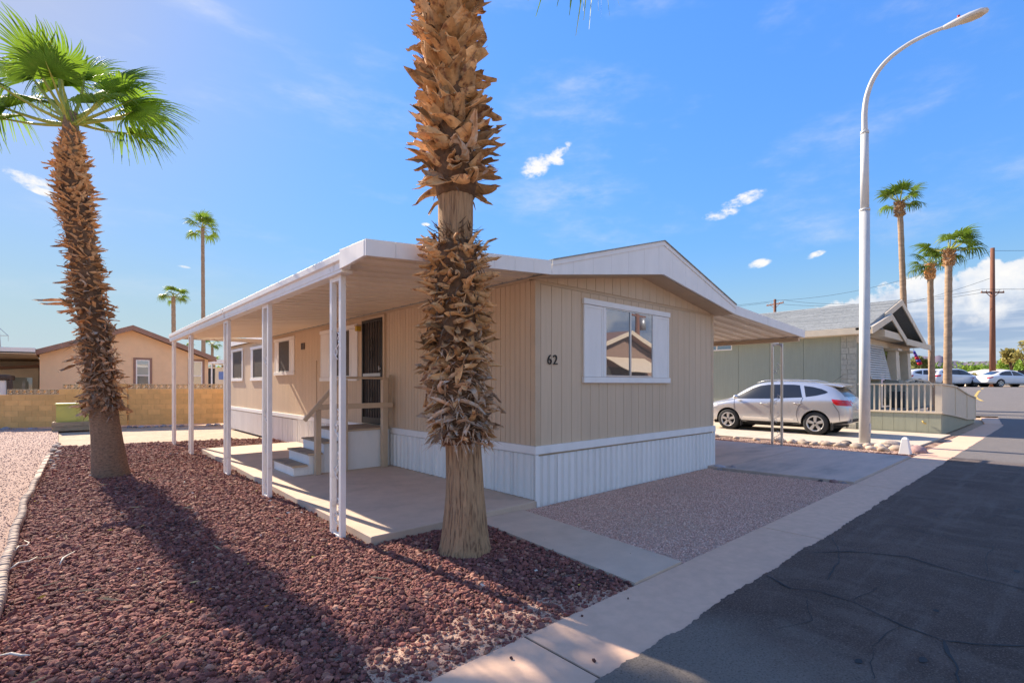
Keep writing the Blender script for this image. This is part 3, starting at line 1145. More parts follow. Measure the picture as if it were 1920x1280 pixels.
def pan_mesh(x0, z0, x1, z1, w=.3035, depth=.045):
    """one roof pan: flat bottom with an upstanding rib at one edge, seen from below"""
    prof = [(0, 0), (w * .52, 0), (w * .56, depth), (w * .64, depth), (w * .68, .004), (w * .80, .004), (w * .84, depth), (w * .92, depth), (w * .96, 0), (w, 0)]
    mb = MB()
    lo = [[(x, y, z + dz) for y, dz in prof] for x, z in ((x0, z0), (x1, z1))]
    mb.grid(lo, smooth=False)
    up = [[(x, y, z + dz + .006) for y, dz in prof] for x, z in ((x0, z0), (x1, z1))]
    mb.grid(up[::-1], smooth=False)
    return mb.mesh('roof_pan', M_PAN)


AX, AY0, AY1 = 2.04, 4.25, 15.9


def patio_awning():
    A = thing('patio_awning', 'white patio awning with ribbed underside on five scrollwork posts along the mobile home', 'awning', (AX + .1, 5.1, 0))
    me = pan_mesh(AX + .07, 2.795, FX0 - .02, 2.965)
    y = AY0 + .03
    while y + .31 < AY1:
        piece('roof_pan', me, A, (0, y, 0))
        y += .3045
    # top skin keeps the sun out between the pans
    MB().hexa([(AX + .06, AY0 + .03, 2.865), (4.42, AY0 + .03, 3.035), (4.42, AY1, 3.035), (AX + .06, AY1, 2.865), (AX + .06, AY0 + .03, 2.875), (4.42, AY0 + .03, 3.045), (4.42, AY1, 3.045), (AX + .06, AY1, 2.875)]).build('roof_skin', M_WHITEMETAL, A)
    # stepped gutter along the outer edge
    prof = [(AX + .09, 2.73), (AX + .02, 2.73), (AX + .012, 2.735), (AX + .012, 2.80), (AX - .012, 2.815), (AX - .012, 2.885), (AX + .01, 2.90), (AX + .09, 2.90)]
    MB().extrude([(x, AY0 + .56, z) for x, z in prof], (0, 9.2 - AY0, 0)).build('gutter', M_WHITEMETAL, A, bevel=.004)
    MB().extrude([(x - .005, 9.82, z) for x, z in prof], (0, .16, 0)).build('gutter_joint', M_WHITEMETAL, A, bevel=.004)
    MB().extrude([(x, 9.985, z) for x, z in prof], (0, AY1 - 9.985, 0)).build('gutter', M_WHITEMETAL, A, bevel=.004)
    MB().box(AX + .012, AX + .13, AY0 + .6, AY1 - .02, 2.70, 2.729).build('header_beam', M_WHITEMETAL, A, bevel=.003)
    # boxed corner
    MB().extrude([(AX - .033, AY0 + .003, 2.74), (AX - .033, AY0 + .28, 2.725), (AX - .033, AY0 + .28, 2.895), (AX - .033, AY0 + .003, 2.885)], (.035, 0, 0)).build('fascia_panel', M_WHITE, A, bevel=.003)
    MB().extrude([(AX - .028, AY0 + .285, 2.725), (AX - .028, AY0 + .555, 2.715), (AX - .028, AY0 + .555, 2.905), (AX - .028, AY0 + .285, 2.895)], (.035, 0, 0)).build('fascia_panel', M_WHITE, A, bevel=.003)
    n = 8
    for i in range(n):
        x0, x1 = AX - .03 + (4.425 - AX + .03) * i / n, AX - .03 + (4.425 - AX + .03) * (i + 1) / n - .003
        zl = lambda x: 2.74 + (2.92 - 2.74) * (x - AX) / (4.43 - AX)
        zt = lambda x: 2.89 + (3.09 - 2.89) * (x - AX) / (4.43 - AX)
        MB().extrude([(x0, AY0 - .03, zl(x0)), (x1, AY0 - .03, zl(x1)), (x1, AY0 - .03, zt(x1)), (x0, AY0 - .03, zt(x0))], (0, .03, 0)).build('fascia_panel', M_WHITE, A)
    # hanger channel at the wall
    MB().mbox(PS, 4.70, AY1, .035, .002, 2.93, 2.985).build('wall_channel', M_TANTRIM, A, bevel=.003)
    MB().box(AX + .05, FX0 - .04, AY1 + .001, AY1 + .02, 2.79, 2.90).build('end_trim', M_WHITEMETAL, A)
    for y in (5.0, 7.46, 9.80, 13.2, 15.6):
        post_pair(A, AX + .085, y, y + .235, -.01, 2.70, M_WHITEMETAL)


patio_awning()
CX1 = 13.15


def carport_awning():
    A = thing('carport_awning', 'ribbed carport awning over the driveway on the right side of the mobile home', 'awning', (13.6, 5, 0))
    me = pan_mesh(FX1 + .02, 2.93, CX1 + .01, 2.69, depth=.06)
    y = AY0 + .03
    while y < 14:
        piece('roof_pan', me, A, (0, y, 0))
        y += .3045
    MB().hexa([(FX1 + .1, AY0 + .03, 3.005), (CX1 - .03, AY0 + .03, 2.77), (CX1 - .03, 14, 2.77), (FX1 + .1, 14, 3.005), (FX1 + .1, AY0 + .03, 3.015), (CX1 - .03, AY0 + .03, 2.78), (CX1 - .03, 14, 2.78), (FX1 + .1, 14, 3.015)]).build('roof_skin', M_WHITEMETAL, A)
    MB().box(CX1 - .22, CX1 - .12, AY0 + .04, 14, 2.60, 2.69).build('header_beam', M_TANTRIM, A, bevel=.004)
    n = 9
    for i in range(n):
        x0, x1 = 9.455 + (CX1 - 9.455) * i / n, 9.455 + (CX1 - 9.455) * (i + 1) / n - .003
        zl = lambda x: 2.90 + (2.685 - 2.90) * (x - 9.45) / (CX1 - 9.45)
        zt = lambda x: 3.07 + (2.86 - 3.07) * (x - 9.45) / (CX1 - 9.45)
        MB().extrude([(x0, AY0 - .03, zl(x0)), (x1, AY0 - .03, zl(x1)), (x1, AY0 - .03, zt(x1)), (x0, AY0 - .03, zt(x0))], (0, .03, 0)).build('fascia_panel', M_WHITE, A)
    post_pair(A, 13.66, 4.92, 5.15, -.01, 2.62, M_ALU, .05)
    MB().bar((CX1 - .17, 5.03, 2.64), (13.69, 5.03, 2.64), .05, .05).build('post_arm', M_ALU, A)
    post_pair(A, 13.66, 9.2, 9.43, -.01, 2.62, M_ALU, .05)
    MB().bar((CX1 - .17, 9.31, 2.64), (13.69, 9.31, 2.64), .05, .05).build('post_arm', M_ALU, A)


carport_awning()


# ------------------------------------------------------------------ entry steps
def entry_steps():
    S = thing('entry_steps', 'white box steps with tan treads and a tan wooden handrail below the security door', 'steps', (3.6, 8.9, .08))
    y0, y1 = 8.42, 9.42
    M_TREAD = mat('tan_tread', (.36, .28, .19), .85, .15, 12, .3, 60, .003, col2=(.25, .2, .15), scale2=3)
    edges = [2.76, 3.01, 3.26, 3.52]
    tops = [.255, .43, .605, .79]
    for i, (x, z) in enumerate(zip(edges, tops)):
        x1 = edges[i + 1] if i < 3 else 4.485
        MB().box(x, x1 - .002, y0, y1, .081, z - .026).build('landing_box' if i == 3 else 'step_box', M_WHITE, S, bevel=.005)
        MB().box(x - .025, x1 - .028 if i < 3 else x1, y0 - .02, y1 + .02, z - .025, z).build('tread', M_TREAD, S, bevel=.004)
        MB().box(x - .027, x1 - .03 if i < 3 else x1, y0 - .026, y0 - .0205, z - .034, z - .002).build('tread_edge', M_TANTRIM, S)
    R_ = MB().box(3.08, 3.17, y0 - .12, y0 - .03, .08, 1.15).build('rail_post', M_TANTRIM, S, bevel=.004)
    MB().box(3.55, 3.63, y0 - .115, y0 - .035, .08, 1.66).build('rail_post', M_TANTRIM, S, bevel=.004)
    MB().box(4.28, 4.38, y0 - .13, y0 - .03, .08, 1.665).build('rail_post', M_TANTRIM, S, bevel=.004)
    MB().bar((3.10, y0 - .15, 1.20), (4.46, y0 - .15, 1.205), .035, .09).build('middle_rail', M_TANTRIM, S, bevel=.004)
    MB().bar((3.46, y0 - .08, 1.69), (4.47, y0 - .08, 1.69), .09, .035).build('top_rail', M_TANTRIM, S, bevel=.004)
    MB().bar((2.88, y0 - .16, .99), (3.49, y0 - .16, 1.67), .035, .065, (0, 0, 1)).build('sloping_rail', M_TANTRIM, S, bevel=.004)
    MB().box(4.43, 4.50, y0 - .07, y0 - .02, .8, 1.75).build('wall_post', M_TANTRIM, S, bevel=.004)


entry_steps()
# ------------------------------------------------------------------ palms
RV = Vector((math.sin(AZ), -math.cos(AZ), 0))       # to the right of the picture
FV = Vector((math.cos(AZ), math.sin(AZ), 0))        # away from the camera
M_BARK = mat('palm_bark', (.60, .37, .20), .95, .2, 3, 1., 7, .06, col2=(.26, .15, .08), scale2=7, lo=.48, hi=.66, stretch=(8, 8, .42))
M_BARK2 = mat('palm_bark_grey', (.29, .19, .12), .95, .3, 4, 1., 8, .02, col2=(.10, .08, .065), scale2=5, lo=.5, hi=.7, stretch=(5, 5, 14))
M_BARKFAR = mat('far_bark', (.36, .25, .165), .95, .3, 3, 0, stretch=(1, 1, 3))
M_CORE = mat('palm_core', (.16, .09, .05), 1, .4, 20, .8, 40, .02)
M_BOOT = mat('leaf_stub', (.60, .345, .155), .75, .35, 9, .5, 40, .006, col2=(.22, .09, .045), scale2=13, lo=.5, hi=.68, objvar=.42)
M_BOOTGREY = mat('grey_leaf_stub', (.48, .29, .165), .85, .35, 9, .5, 40, .006, col2=(.52, .43, .34), scale2=12, lo=.48, hi=.64, objvar=.45)
M_BOOTS2 = mat('brown_leaf_stub', (.55, .31, .145), .8, .35, 9, .5, 40, .006, col2=(.21, .11, .065), scale2=13, lo=.5, hi=.68, objvar=.42)
M_FIBRE = mat('palm_fibre', (.17, .115, .075), .95, .4, 15)
M_FROND = mat('palm_frond', (.16, .27, .02), .5, .25, 5, 0, col2=(.34, .30, .06), scale2=2.5, lo=.56, hi=.75, amt2=.6, objvar=.25, transl=.6, spec=.35)
M_FRONDFAR = mat('far_palm_frond', (.15, .24, .025), .55, .3, 5, 0, objvar=.3, transl=.35)
M_STALK = mat('palm_stalk', (.34, .36, .06), .5, .2, 8)


def boot_mesh(m, L=.24, w0=.13, w1=.05, curl=.06, arch=.03, tip=.02, sd=0, twist=0.):
    """a dead leaf base: broad foot, tapering curved blade, split ragged tip. Length +Y, outward face +Z"""
    r = random.Random(sd)
    rows_t, rows_b = [], []
    n, k = 6, 5
    tips = [r.uniform(-tip, tip) * 2 for _ in range(k)]
    side = r.uniform(-.03, .03)
    for i in range(n):
        t = i / (n - 1)
        w = w0 * (1 - t) ** .8 + w1 * (1 - (1 - t) ** .8)
        zz = curl * t * t * (1 + .3 * math.sin(3 * t + sd))
        ta, tb = [], []
        for j in range(k):
            u = j / (k - 1) - .5
            y = L * t + (tips[j] if i == n - 1 else 0) + r.uniform(-.004, .004)
            a = twist * t
            x0 = u * w + side * t * t
            z0 = zz - arch * (4 * u * u) * (1 - .4 * t) + r.uniform(-.004, .004)
            x, z = x0 * math.cos(a) - z0 * math.sin(a), x0 * math.sin(a) + z0 * math.cos(a)
            th = .012 * (1 - .6 * t)
            ta.append((x, y, z))
            tb.append((x, y, z - th))
        rows_t.append(ta)
        rows_b.append(tb)
    mb = MB()
    mb.grid(rows_t, smooth=False)
    mb.grid(rows_b[::-1], smooth=False)
    for i in range(n - 1):          # side walls
        mb.add([rows_t[i][0], rows_t[i + 1][0], rows_b[i + 1][0], rows_b[i][0]], [(0, 1, 2, 3)])
        mb.add([rows_t[i + 1][-1], rows_t[i][-1], rows_b[i][-1], rows_b[i + 1][-1]], [(0, 1, 2, 3)])
    mb.add(rows_t[-1] + rows_b[-1], [(j, j + 1, k + j + 1, k + j) for j in range(k - 1)])
    return mb


def boots(parent, axis, z0, z1, n, radius, tilt, meshes, cam_dir, cap, scale=(.85, 1.2), rollj=.3):
    """leaf stubs set round a trunk; those facing the street single, the rest joined"""
    ga = rad(137.5)
    rest = MB()
    cnt = 0
    mat_rest = None
    for i in range(n):
        t = i / n
        z = z0 + (z1 - z0) * t + rnd.uniform(-.03, .03)
        a = i * ga + rnd.uniform(-.25, .25)
        o = Vector((math.cos(a), math.sin(a), 0))
        c = axis(z)
        r = radius(z)
        tl = tilt(z) + rnd.gauss(0, .18)
        L = o * math.sin(tl) + Vector((0, 0, 1)) * math.cos(tl)
        T = Vector((-math.sin(a), math.cos(a), 0))
        N = T.cross(L) * 1.0
        if N.dot(o) < 0 and tl < 1.5:
            N, T = -N, -T
        Rm = Matrix((T, L, N)).transposed() @ Matrix.Rotation(rnd.gauss(0, rollj), 3, 'Y') @ Matrix.Rotation(rnd.gauss(0, rollj * .8), 3, 'Z')
        s = rnd.uniform(*scale)
        me = rnd.choice(meshes(z))
        p = c + o * r
        if o.dot(cam_dir) > -.15 and cnt < cap:
            piece('leaf_stub', me, parent, p, Rm.to_4x4(), (s * rnd.uniform(.8, 1.2), s, s))
            cnt += 1
        else:
            mat_rest = me.materials[0]
            rest.add([p + Rm @ (Vector(v.co) * s) for v in me.vertices], [tuple(f.vertices) for f in me.polygons])
    if rest.v:
        rest.build('leaf_stub_mass', mat_rest, parent, kind='stuff')
    return cnt


def fibres(parent, axis, zs, n, radius, m, L=(.08, .25), name='fibre', droop=1.2):
    mb = MB()
    for i in range(n):
        z = rnd.uniform(*zs)
        a = rnd.uniform(0, 6.283)
        o = Vector((math.cos(a), math.sin(a), 0))
        T = Vector((-o.y, o.x, 0))
        p = axis(z) + o * (radius(z) + rnd.uniform(-.02, .03))
        l = rnd.uniform(*L)
        d = (o * rnd.uniform(.2, 1) + T * rnd.uniform(-1, 1) + Vector((0, 0, rnd.uniform(-.6, .5)))).normalized()
        w = rnd.uniform(.004, .012)
        q = p + d * l * .5
        e = q + (d + Vector((0, 0, -droop * rnd.random()))).normalized() * l * .5
        s = d.cross(Vector((0, 0, 1))).normalized() * w
        mb.add([p - s, p + s, q + s * .8, q - s * .8, e + s * .15, e - s * .15, ], [(0, 1, 2, 3), (3, 2, 4, 5)])
    return mb.build(name, m, parent, kind='stuff')


def frond_mesh(m, seg=44, petiole=1.0, R=.85, open_=112, droop=.55, fold=.25, sd=0, rows=(.03, .22, .42, .58, .72, .86, 1.0)):
    r = random.Random(sd)
    mb = MB()
    c = Vector((petiole, 0, 0))
    for i in range(seg):
        p0 = rad(-open_ + 2 * open_ * i / seg)
        p1 = rad(-open_ + 2 * open_ * (i + 1) / seg)
        pm = (p0 + p1) / 2
        lenf = (.62 + .38 * math.cos(pm * .62)) * R * r.choice((r.uniform(.92, 1.06), r.uniform(.92, 1.06), r.uniform(.78, .95)))
        lat = r.uniform(-.10, .10)
        dr = droop * r.uniform(.6, 1.5)
        line = [[], [], []]
        for t in rows:
            rr = t * lenf
            free = max(0, t - .52) / .48
            half = (p1 - p0) / 2 * (1 if t < .55 else max(.10, 1 - free * .95))
            for k, (sg, up) in enumerate(((-1, 0), (0, 1), (1, 0))):
                ph = pm + sg * half + lat * free
                x = c.x + rr * math.cos(ph)
                y = rr * math.sin(ph)
                z = fold * abs(y) * .55 - .16 * rr * rr / R + up * .010 * (1 - free)
                z -= dr * free * free * .42 * R * (.6 + .5 * abs(math.sin(pm)))
                y *= 1 - .10 * free
                line[k].append((x, y, z))
        mb.grid([line[0], line[1], line[2]], smooth=True)
    mesh = mb.mesh('frond', m)
    # stalk
    st = MB()
    pth = [(petiole * t, 0, -.05 * math.sin(t * 3)) for t in lin(0, 1, 6)]
    st.tube(pth + [(petiole + .35 * R, 0, -.03)], [.055, .04, .032, .028, .024, .02, .006], 6)
    return mesh, st.mesh('stalk', M_STALK)


FR = [frond_mesh(M_FROND, 46, 1.15, .98, 112, d, f, s) for d, f, s in ((.5, .3, 1), (.8, .15, 2), (1.1, .45, 3), (.35, .55, 4))]
FRFAR = [frond_mesh(M_FRONDFAR, 20, 1.0, .9, 110, d, f, s, rows=(.03, .5, .75, 1.0)) for d, f, s in ((.8, .3, 5), (1.3, .1, 6), (1.2, .5, 7))]


def frond(parent, at, yaw, pitch, s, lib, roll=0., k=None):
    me, st = lib[rnd.randrange(len(lib)) if k is None else k]
    rot = Matrix.Rotation(yaw, 4, 'Z') @ Matrix.Rotation(-pitch, 4, 'Y') @ Matrix.Rotation(roll, 4, 'X')
    f = piece('frond', me, parent, at, rot, s)
    g = bpy.data.objects.new('stalk', st)
    COL.objects.link(g)
    g.parent = f
    return f


def near_palm_1():
    base = Vector((2.845, 3.86, 0))
    P = thing('palm_tree', 'tall shaggy palm trunk standing in the red rock bed at the corner of the patio', 'palm tree', base)

    def axis(z):
        return base + RV * (-.03 * z + .018 * math.sin(z * 2.2)) + Vector((0, 0, z))
    rz = [(0, .256), (.06, .24), (.2, .218), (.5, .190), (.9, .170), (1.3, .165), (2.9, .16), (3.4, .165), (6.6, .15)]
    path, rr = [], []
    for z in lin(0, 6.6, 60):
        path.append(axis(z - .03))
        r = interp(rz, z)
        rr.append(r)
    # furrowed trunk surface
    mb = MB()
    rows = []
    for z in lin(-.03, 6.6, 150):
        r = interp(rz, max(0, z))
        c = axis(z)
        row = []
        for j in range(64):
            a = 2 * math.pi * j / 64
            q = noise.noise((math.cos(a) * 7, math.sin(a) * 7, z * 1.1)) * .011 + noise.noise((math.cos(a) * 2, math.sin(a) * 2, z * .8)) * .014 + noise.noise((math.cos(a) * 16, math.sin(a) * 16, z * 3)) * .005
            row.append((c.x + (r + q) * math.cos(a), c.y + (r + q) * math.sin(a), c.z))
        rows.append(row)
    mb.grid(rows, close=True)
    mb.build('trunk', M_BARK, P)
    cd = -FV
    up = [boot_mesh(M_BOOT, L, w0, w1, cu, .045, .03, s, tw).mesh('leaf_stub', M_BOOT) for L, w0, w1, cu, s, tw in
          ((.22, .20, .10, .05, 1, 0), (.24, .21, .08, .08, 2, .3), (.19, .22, .11, .03, 3, -.3), (.25, .19, .06, .10, 4, .5), (.22, .21, .09, -.03, 5, 0), (.28, .18, .04, .12, 6, -.5))]
    mid = [boot_mesh(M_BOOT, L, w0, w1, cu, .035, .03, s, tw).mesh('leaf_stub', M_BOOT) for L, w0, w1, cu, s, tw in
           ((.22, .14, .055, .08, 11, .7), (.26, .11, .04, -.10, 12, -.9), (.20, .15, .06, .10, 13, .3), (.29, .09, .025, -.14, 14, 1.2))]
    grey = [boot_mesh(M_BOOTGREY, L, w0, w1, cu, .02, .03, s, tw).mesh('leaf_stub', M_BOOTGREY) for L, w0, w1, cu, s, tw in
            ((.22, .11, .04, -.10, 21, .9), (.25, .09, .025, -.18, 22, -1.2), (.20, .12, .04, .12, 23, .6), (.27, .08, .02, -.22, 24, 1.6))]
    core = MB()
    for a, b, rr_ in ((1.02, 2.93, .20), (3.36, 6.55, .19)):
        core.tube([axis(z) for z in lin(a, b, 14)], [.18, .21] + [rr_] * 10 + [.21, .17], 20)
    core.build('fibre_core', M_CORE, P)

    def rad_lo(z):
        t = (z - 1.0) / 1.95
        return .16 + .045 * math.sin(min(1, max(0, t)) * math.pi) ** .6

    def tilt_lo(z):
        t = (z - 1.0) / 1.95
        return 1.75 - .4 * t if t < .45 else 1.5 - .55 * (t - .45)

    def lib_lo(z):
        t = (z - 1.0) / 1.95
        x = rnd.random()
        if t < .36:
            return grey if x < .75 else mid
        if t > .86:
            return grey if x < .35 else mid
        return mid if x < .9 else grey
    n1 = boots(P, axis, 1.06, 2.90, 400, rad_lo, tilt_lo, lib_lo, cd, 150, (.5, .8), .65)
    n2 = boots(P, axis, 3.40, 4.0, 90, lambda z: .16 + .04 * min(1, (z - 3.38) / .25), lambda z: 1.45 - .6 * (z - 3.4), lambda z: mid if rnd.random() < .75 else grey, cd, 40, (.7, 1.1), .45)
    n3 = boots(P, axis, 3.95, 6.5, 330, lambda z: .185, lambda z: .86 - .05 * (z - 4), lambda z: up, cd, 290 - n1 - n2, (.65, .95), .34)
    fibres(P, axis, (1.0, 1.9), 800, lambda z: .215, M_BOOTGREY, (.08, .22), 'shag', .8)
    fibres(P, axis, (1.8, 2.95), 450, lambda z: .21, M_FIBRE, (.06, .18))
    fibres(P, axis, (2.85, 3.05), 160, lambda z: .17, M_FIBRE, (.05, .14), 'fibre', -.4)
    fibres(P, axis, (3.38, 6.4), 420, lambda z: .2, M_FIBRE, (.05, .15))
    top = axis(6.55)
    for i in range(26):
        yaw = i * rad(137.5)
        frond(P, top + Vector((0, 0, rnd.uniform(-.1, .25))), yaw, rnd.uniform(.0, 1.25), rnd.uniform(.9, 1.1), FR, rnd.uniform(-.4, .4))
    d = (RV * 1.0 - FV * .25).normalized()
    frond(P, top - Vector((0, 0, .1)), math.atan2(d.y, d.x), -.55, .97, FR, .2, 1)
    return P


def near_palm_2():
    base = Vector((.59, 11.12, 0))
    P = thing('palm_tree', 'shaggy leaning fan palm with green crown in the red rock bed on the left', 'palm tree', base)
    pts = [(0, 0), (.86, -.10), (1.58, -.18), (2.66, -.31), (3.02, -.40), (3.75, -.47), (4.47, -.60), (5.37, -.71), (6.14, -.70), (7, -.70)]

    def axis(z):
        return base + RV * interp(pts, max(z, 0)) + Vector((0, 0, z))
    rz = [(0, .275), (.1, .26), (.3, .243), (.9, .208), (1.5, .185), (3, .17), (5.7, .14), (6.3, .09)]
    mb = MB()
    rows = []
    for z in lin(-.03, 6.3, 130):
        r = interp(rz, max(0, z))
        c = axis(z)
        row = []
        for j in range(48):
            a = 2 * math.pi * j / 48
            q = noise.noise((math.cos(a) * 2, math.sin(a) * 2, z * 8)) * .008 + noise.noise((math.cos(a) * 9, math.sin(a) * 9, z * 2)) * .008
            row.append((c.x + (r + q) * math.cos(a), c.y + (r + q) * math.sin(a), c.z))
        rows.append(row)
    mb.grid(rows, close=True)
    mb.build('trunk', M_BARK2, P)
    cd = -FV
    core = MB()
    core.tube([axis(z) for z in lin(1.05, 5.95, 24)], [.19] + [.19] * 18 + [.18, .16, .14, .12, .10], 18)
    core.build('fibre_core', M_CORE, P)
    A = [boot_mesh(M_BOOTS2, L, w0, w1, cu, .03, .03, s, tw).mesh('leaf_stub', M_BOOTS2) for L, w0, w1, cu, s, tw in
         ((.20, .19, .09, .05, 31, 0), (.23, .17, .06, .1, 32, .5), (.18, .20, .10, .02, 33, -.4), (.28, .13, .03, .14, 34, .8))]
    B = [boot_mesh(M_BOOTGREY, L, w0, w1, cu, .02, .03, s, tw).mesh('leaf_stub', M_BOOTGREY) for L, w0, w1, cu, s, tw in
         ((.25, .13, .04, -.10, 41, .8), (.30, .11, .02, -.16, 42, -.9), (.22, .14, .05, .12, 43, .4))]

    def tilt(z):
        if z < 1.9:
            return 1.9
        if z < 3.3:
            return 1.55 - .25 * (z - 1.9)
        return 1.15 - .14 * (z - 3.3)

    def lib(z):
        x = rnd.random()
        return B if x < (.75 if z < 2.0 else .45 if z < 3.0 else .15) else A
    boots(P, axis, 1.12, 5.95, 900, lambda z: .175 + .035 * math.sin(z * 3.3 - 2.0) + .02 * math.sin(z * 7.1) - max(0, z - 5.2) * .09, tilt, lib, cd, 285, (.42, .78), .55)
    fibres(P, axis, (1.0, 2.3), 600, lambda z: .20, M_BOOTGREY, (.12, .3), 'shag', 1.0)
    fibres(P, axis, (2.3, 5.0), 420, lambda z: .19, M_FIBRE, (.06, .2))
    # a few stubs left long on the camera's left side
    for z, L in ((2.95, 1.9), (3.02, 2.3), (2.88, 1.6), (1.95, 1.5), (2.1, 1.4), (3.4, 1.5), (4.05, 1.5)):
        o = (-RV + FV * rnd.uniform(-.5, .5)).normalized()
        Lv = (o + Vector((0, 0, rnd.uniform(-.1, .35)))).normalized()
        T = Lv.cross(Vector((0, 0, 1))).normalized()
        Rm = Matrix((T, Lv, T.cross(Lv))).transposed()
        piece('leaf_stub', B[1], P, axis(z) + o * .22, Rm.to_4x4(), (1, L * .6, 1))
    top = axis(6.12)
    yr = math.atan2(RV.y, RV.x)
    # fronds read off the photograph (turn from the picture's right, rise), then filling ones
    for t, p, s, k, ro in ((.05, .22, .92, 1, .95), (.2, .75, .85, 0, .9), (-1.45, 1.28, .70, 3, 0), (2.65, 1.15, .95, 3, .5), (3.0, .85, 1.0, 0, -.8), (3.2, .25, .95, 1, -.9), (-.5, .16, .78, 2, .5), (-2.5, .40, .85, 1, -.4),
                           (-1.2, .60, .70, 2, .2), (1.3, .9, .9, 0, 0), (2.2, .55, .95, 0, .3), (.9, .45, .9, 1, .6), (-2.9, -.02, .8, 2, -.5), (.35, -.08, .72, 2, .6), (1.8, 1.2, .9, 3, 0), (-2.0, 1.0, .8, 3, .3), (2.9, .5, .7, 1, -.3),
                           (.5, .95, .8, 3, .7), (2.5, .95, .85, 1, -.7), (.1, .45, .8, 2, -.6)):
        frond(P, top + Vector((0, 0, rnd.uniform(-.06, .08))), yr + t, p, s, FR, ro, k)
    return P


near_palm_1()
near_palm_2()


def far_palm(label, base, top, r0, r1, crown, n=18, skirt=0., wind=None, group=None, lo=-.75, lean=0., bark=None):
    P = thing('palm_tree', label, 'palm tree', base, group)
    b, t = Vector(base), Vector(top)
    pth = []
    for i in range(9):
        u = i / 8
        q = b.lerp(t, u)
        q += RV * lean * math.sin(u * math.pi)
        pth.append(q)
    mb = MB()
    rows = []
    K = 40
    for i in range(K):
        u = i / (K - 1)
        c = b.lerp(t, u) + RV * lean * math.sin(u * math.pi)
        r = r0 + (r1 - r0) * u ** .7
        r *= 1 + .05 * math.sin(i * 2.4) + (.5 * max(0, .04 - u) / .04 * .6)
        rows.append([(c.x + r * math.cos(a), c.y + r * math.sin(a), c.z) for a in lin(0, 2 * math.pi, 13)[:-1]])
    mb.grid(rows, close=True)
    mb.build('trunk', bark or M_BARKFAR, P)
    if skirt:
        sk = MB()
        for i in range(130):
            z = t.z - rnd.uniform(0, skirt)
            a = rnd.uniform(0, 6.28)
            o = Vector((math.cos(a), math.sin(a), 0))
            T = Vector((-o.y, o.x, 0))
            p = t + o * r1 * .8 - Vector((0, 0, t.z - z))
            e = p + (o * .9 + Vector((0, 0, .6))) * r1 * rnd.uniform(.9, 1.6)
            k = r1 * .4
            sk.hexa([p - T * k, p + T * k, p + T * k + Vector((0, 0, .05)), p - T * k + Vector((0, 0, .05)), e - T * k * .4, e + T * k * .4, e + T * k * .3 + Vector((0, 0, .03)), e - T * k * .3 + Vector((0, 0, .03))])
        sk.build('boot_skirt', M_BOOT, P, kind='stuff')
    for i in range(n):
        yaw = i * rad(137.5) + rnd.uniform(-.3, .3)
        pit = rnd.uniform(lo, 1.2)
        if wind is not None:            # blown to one side
            yaw = wind + (((yaw - wind + math.pi) % (2 * math.pi)) - math.pi) * .72
        frond(P, t, yaw, pit, crown * rnd.uniform(.85, 1.1) / 1.9, FRFAR, rnd.uniform(-.5, .5))
    return P


def at(px, d):
    """ground point under picture column px at depth d"""
    r = (px - 960) / 936 * d
    return RV * r + FV * d


def height(py, d):
    return 1.58 + (720 - py) / 936 * d


for lab, px0, px1, y1, d, r0, r1, cr, wind, n, ln in (
        ('tall palm left of the three beyond the green house', 1702, 1687, 380, 27, .17, .13, 1.3, None, 16, .0),
        ('short palm in the middle of the three beyond the green house', 1748, 1744, 497, 26.5, .16, .13, 1.2, None, 15, 0),
        ('palm right of the three beyond the green house, its fronds blown over', 1776, 1779, 470, 24.5, .19, .14, 1.55, -.75, 17, 0)):
    b = at(px0, d)
    t = at(px1, d)
    far_palm(lab, (b.x, b.y, rise(b.x)), (t.x, t.y, height(y1, d)), r0, r1, cr, n, .8, wind, 'palms beyond the green house', -.35, ln)
for lab, px0, px1, y1, d, r0, r1, cr, n in (
        ('very tall slender palm behind the peach house, rising over the patio awning', 382, 380, 428, 58, .25, .18, 2.15, 18),
        ('shorter palm behind the peach roof, just left of the awning end', 327, 325, 556, 50, .23, .18, 1.6, 17),
        ('small distant palm in the gap between the peach house and the awning posts', 398, 398, 645, 80, .25, .2, 1.5, 12),
        ('tiny far palm low in the gap, left of a still smaller one', 402, 402, 680, 130, .3, .25, 2.2, 10),
        ('tiniest far palm, low in the gap beside the second awning post', 417, 417, 684, 135, .3, .25, 2.0, 10),
        ('low palm top showing just above the peach roof ridge', 345, 345, 655, 70, .25, .2, 1.6, 10)):
    b = at(px0, d)
    t = at(px1, d)
    far_palm(lab, (b.x, b.y, 0), (t.x, t.y, height(y1, d)), r0, r1, cr, n, .0, None, None, -.75)


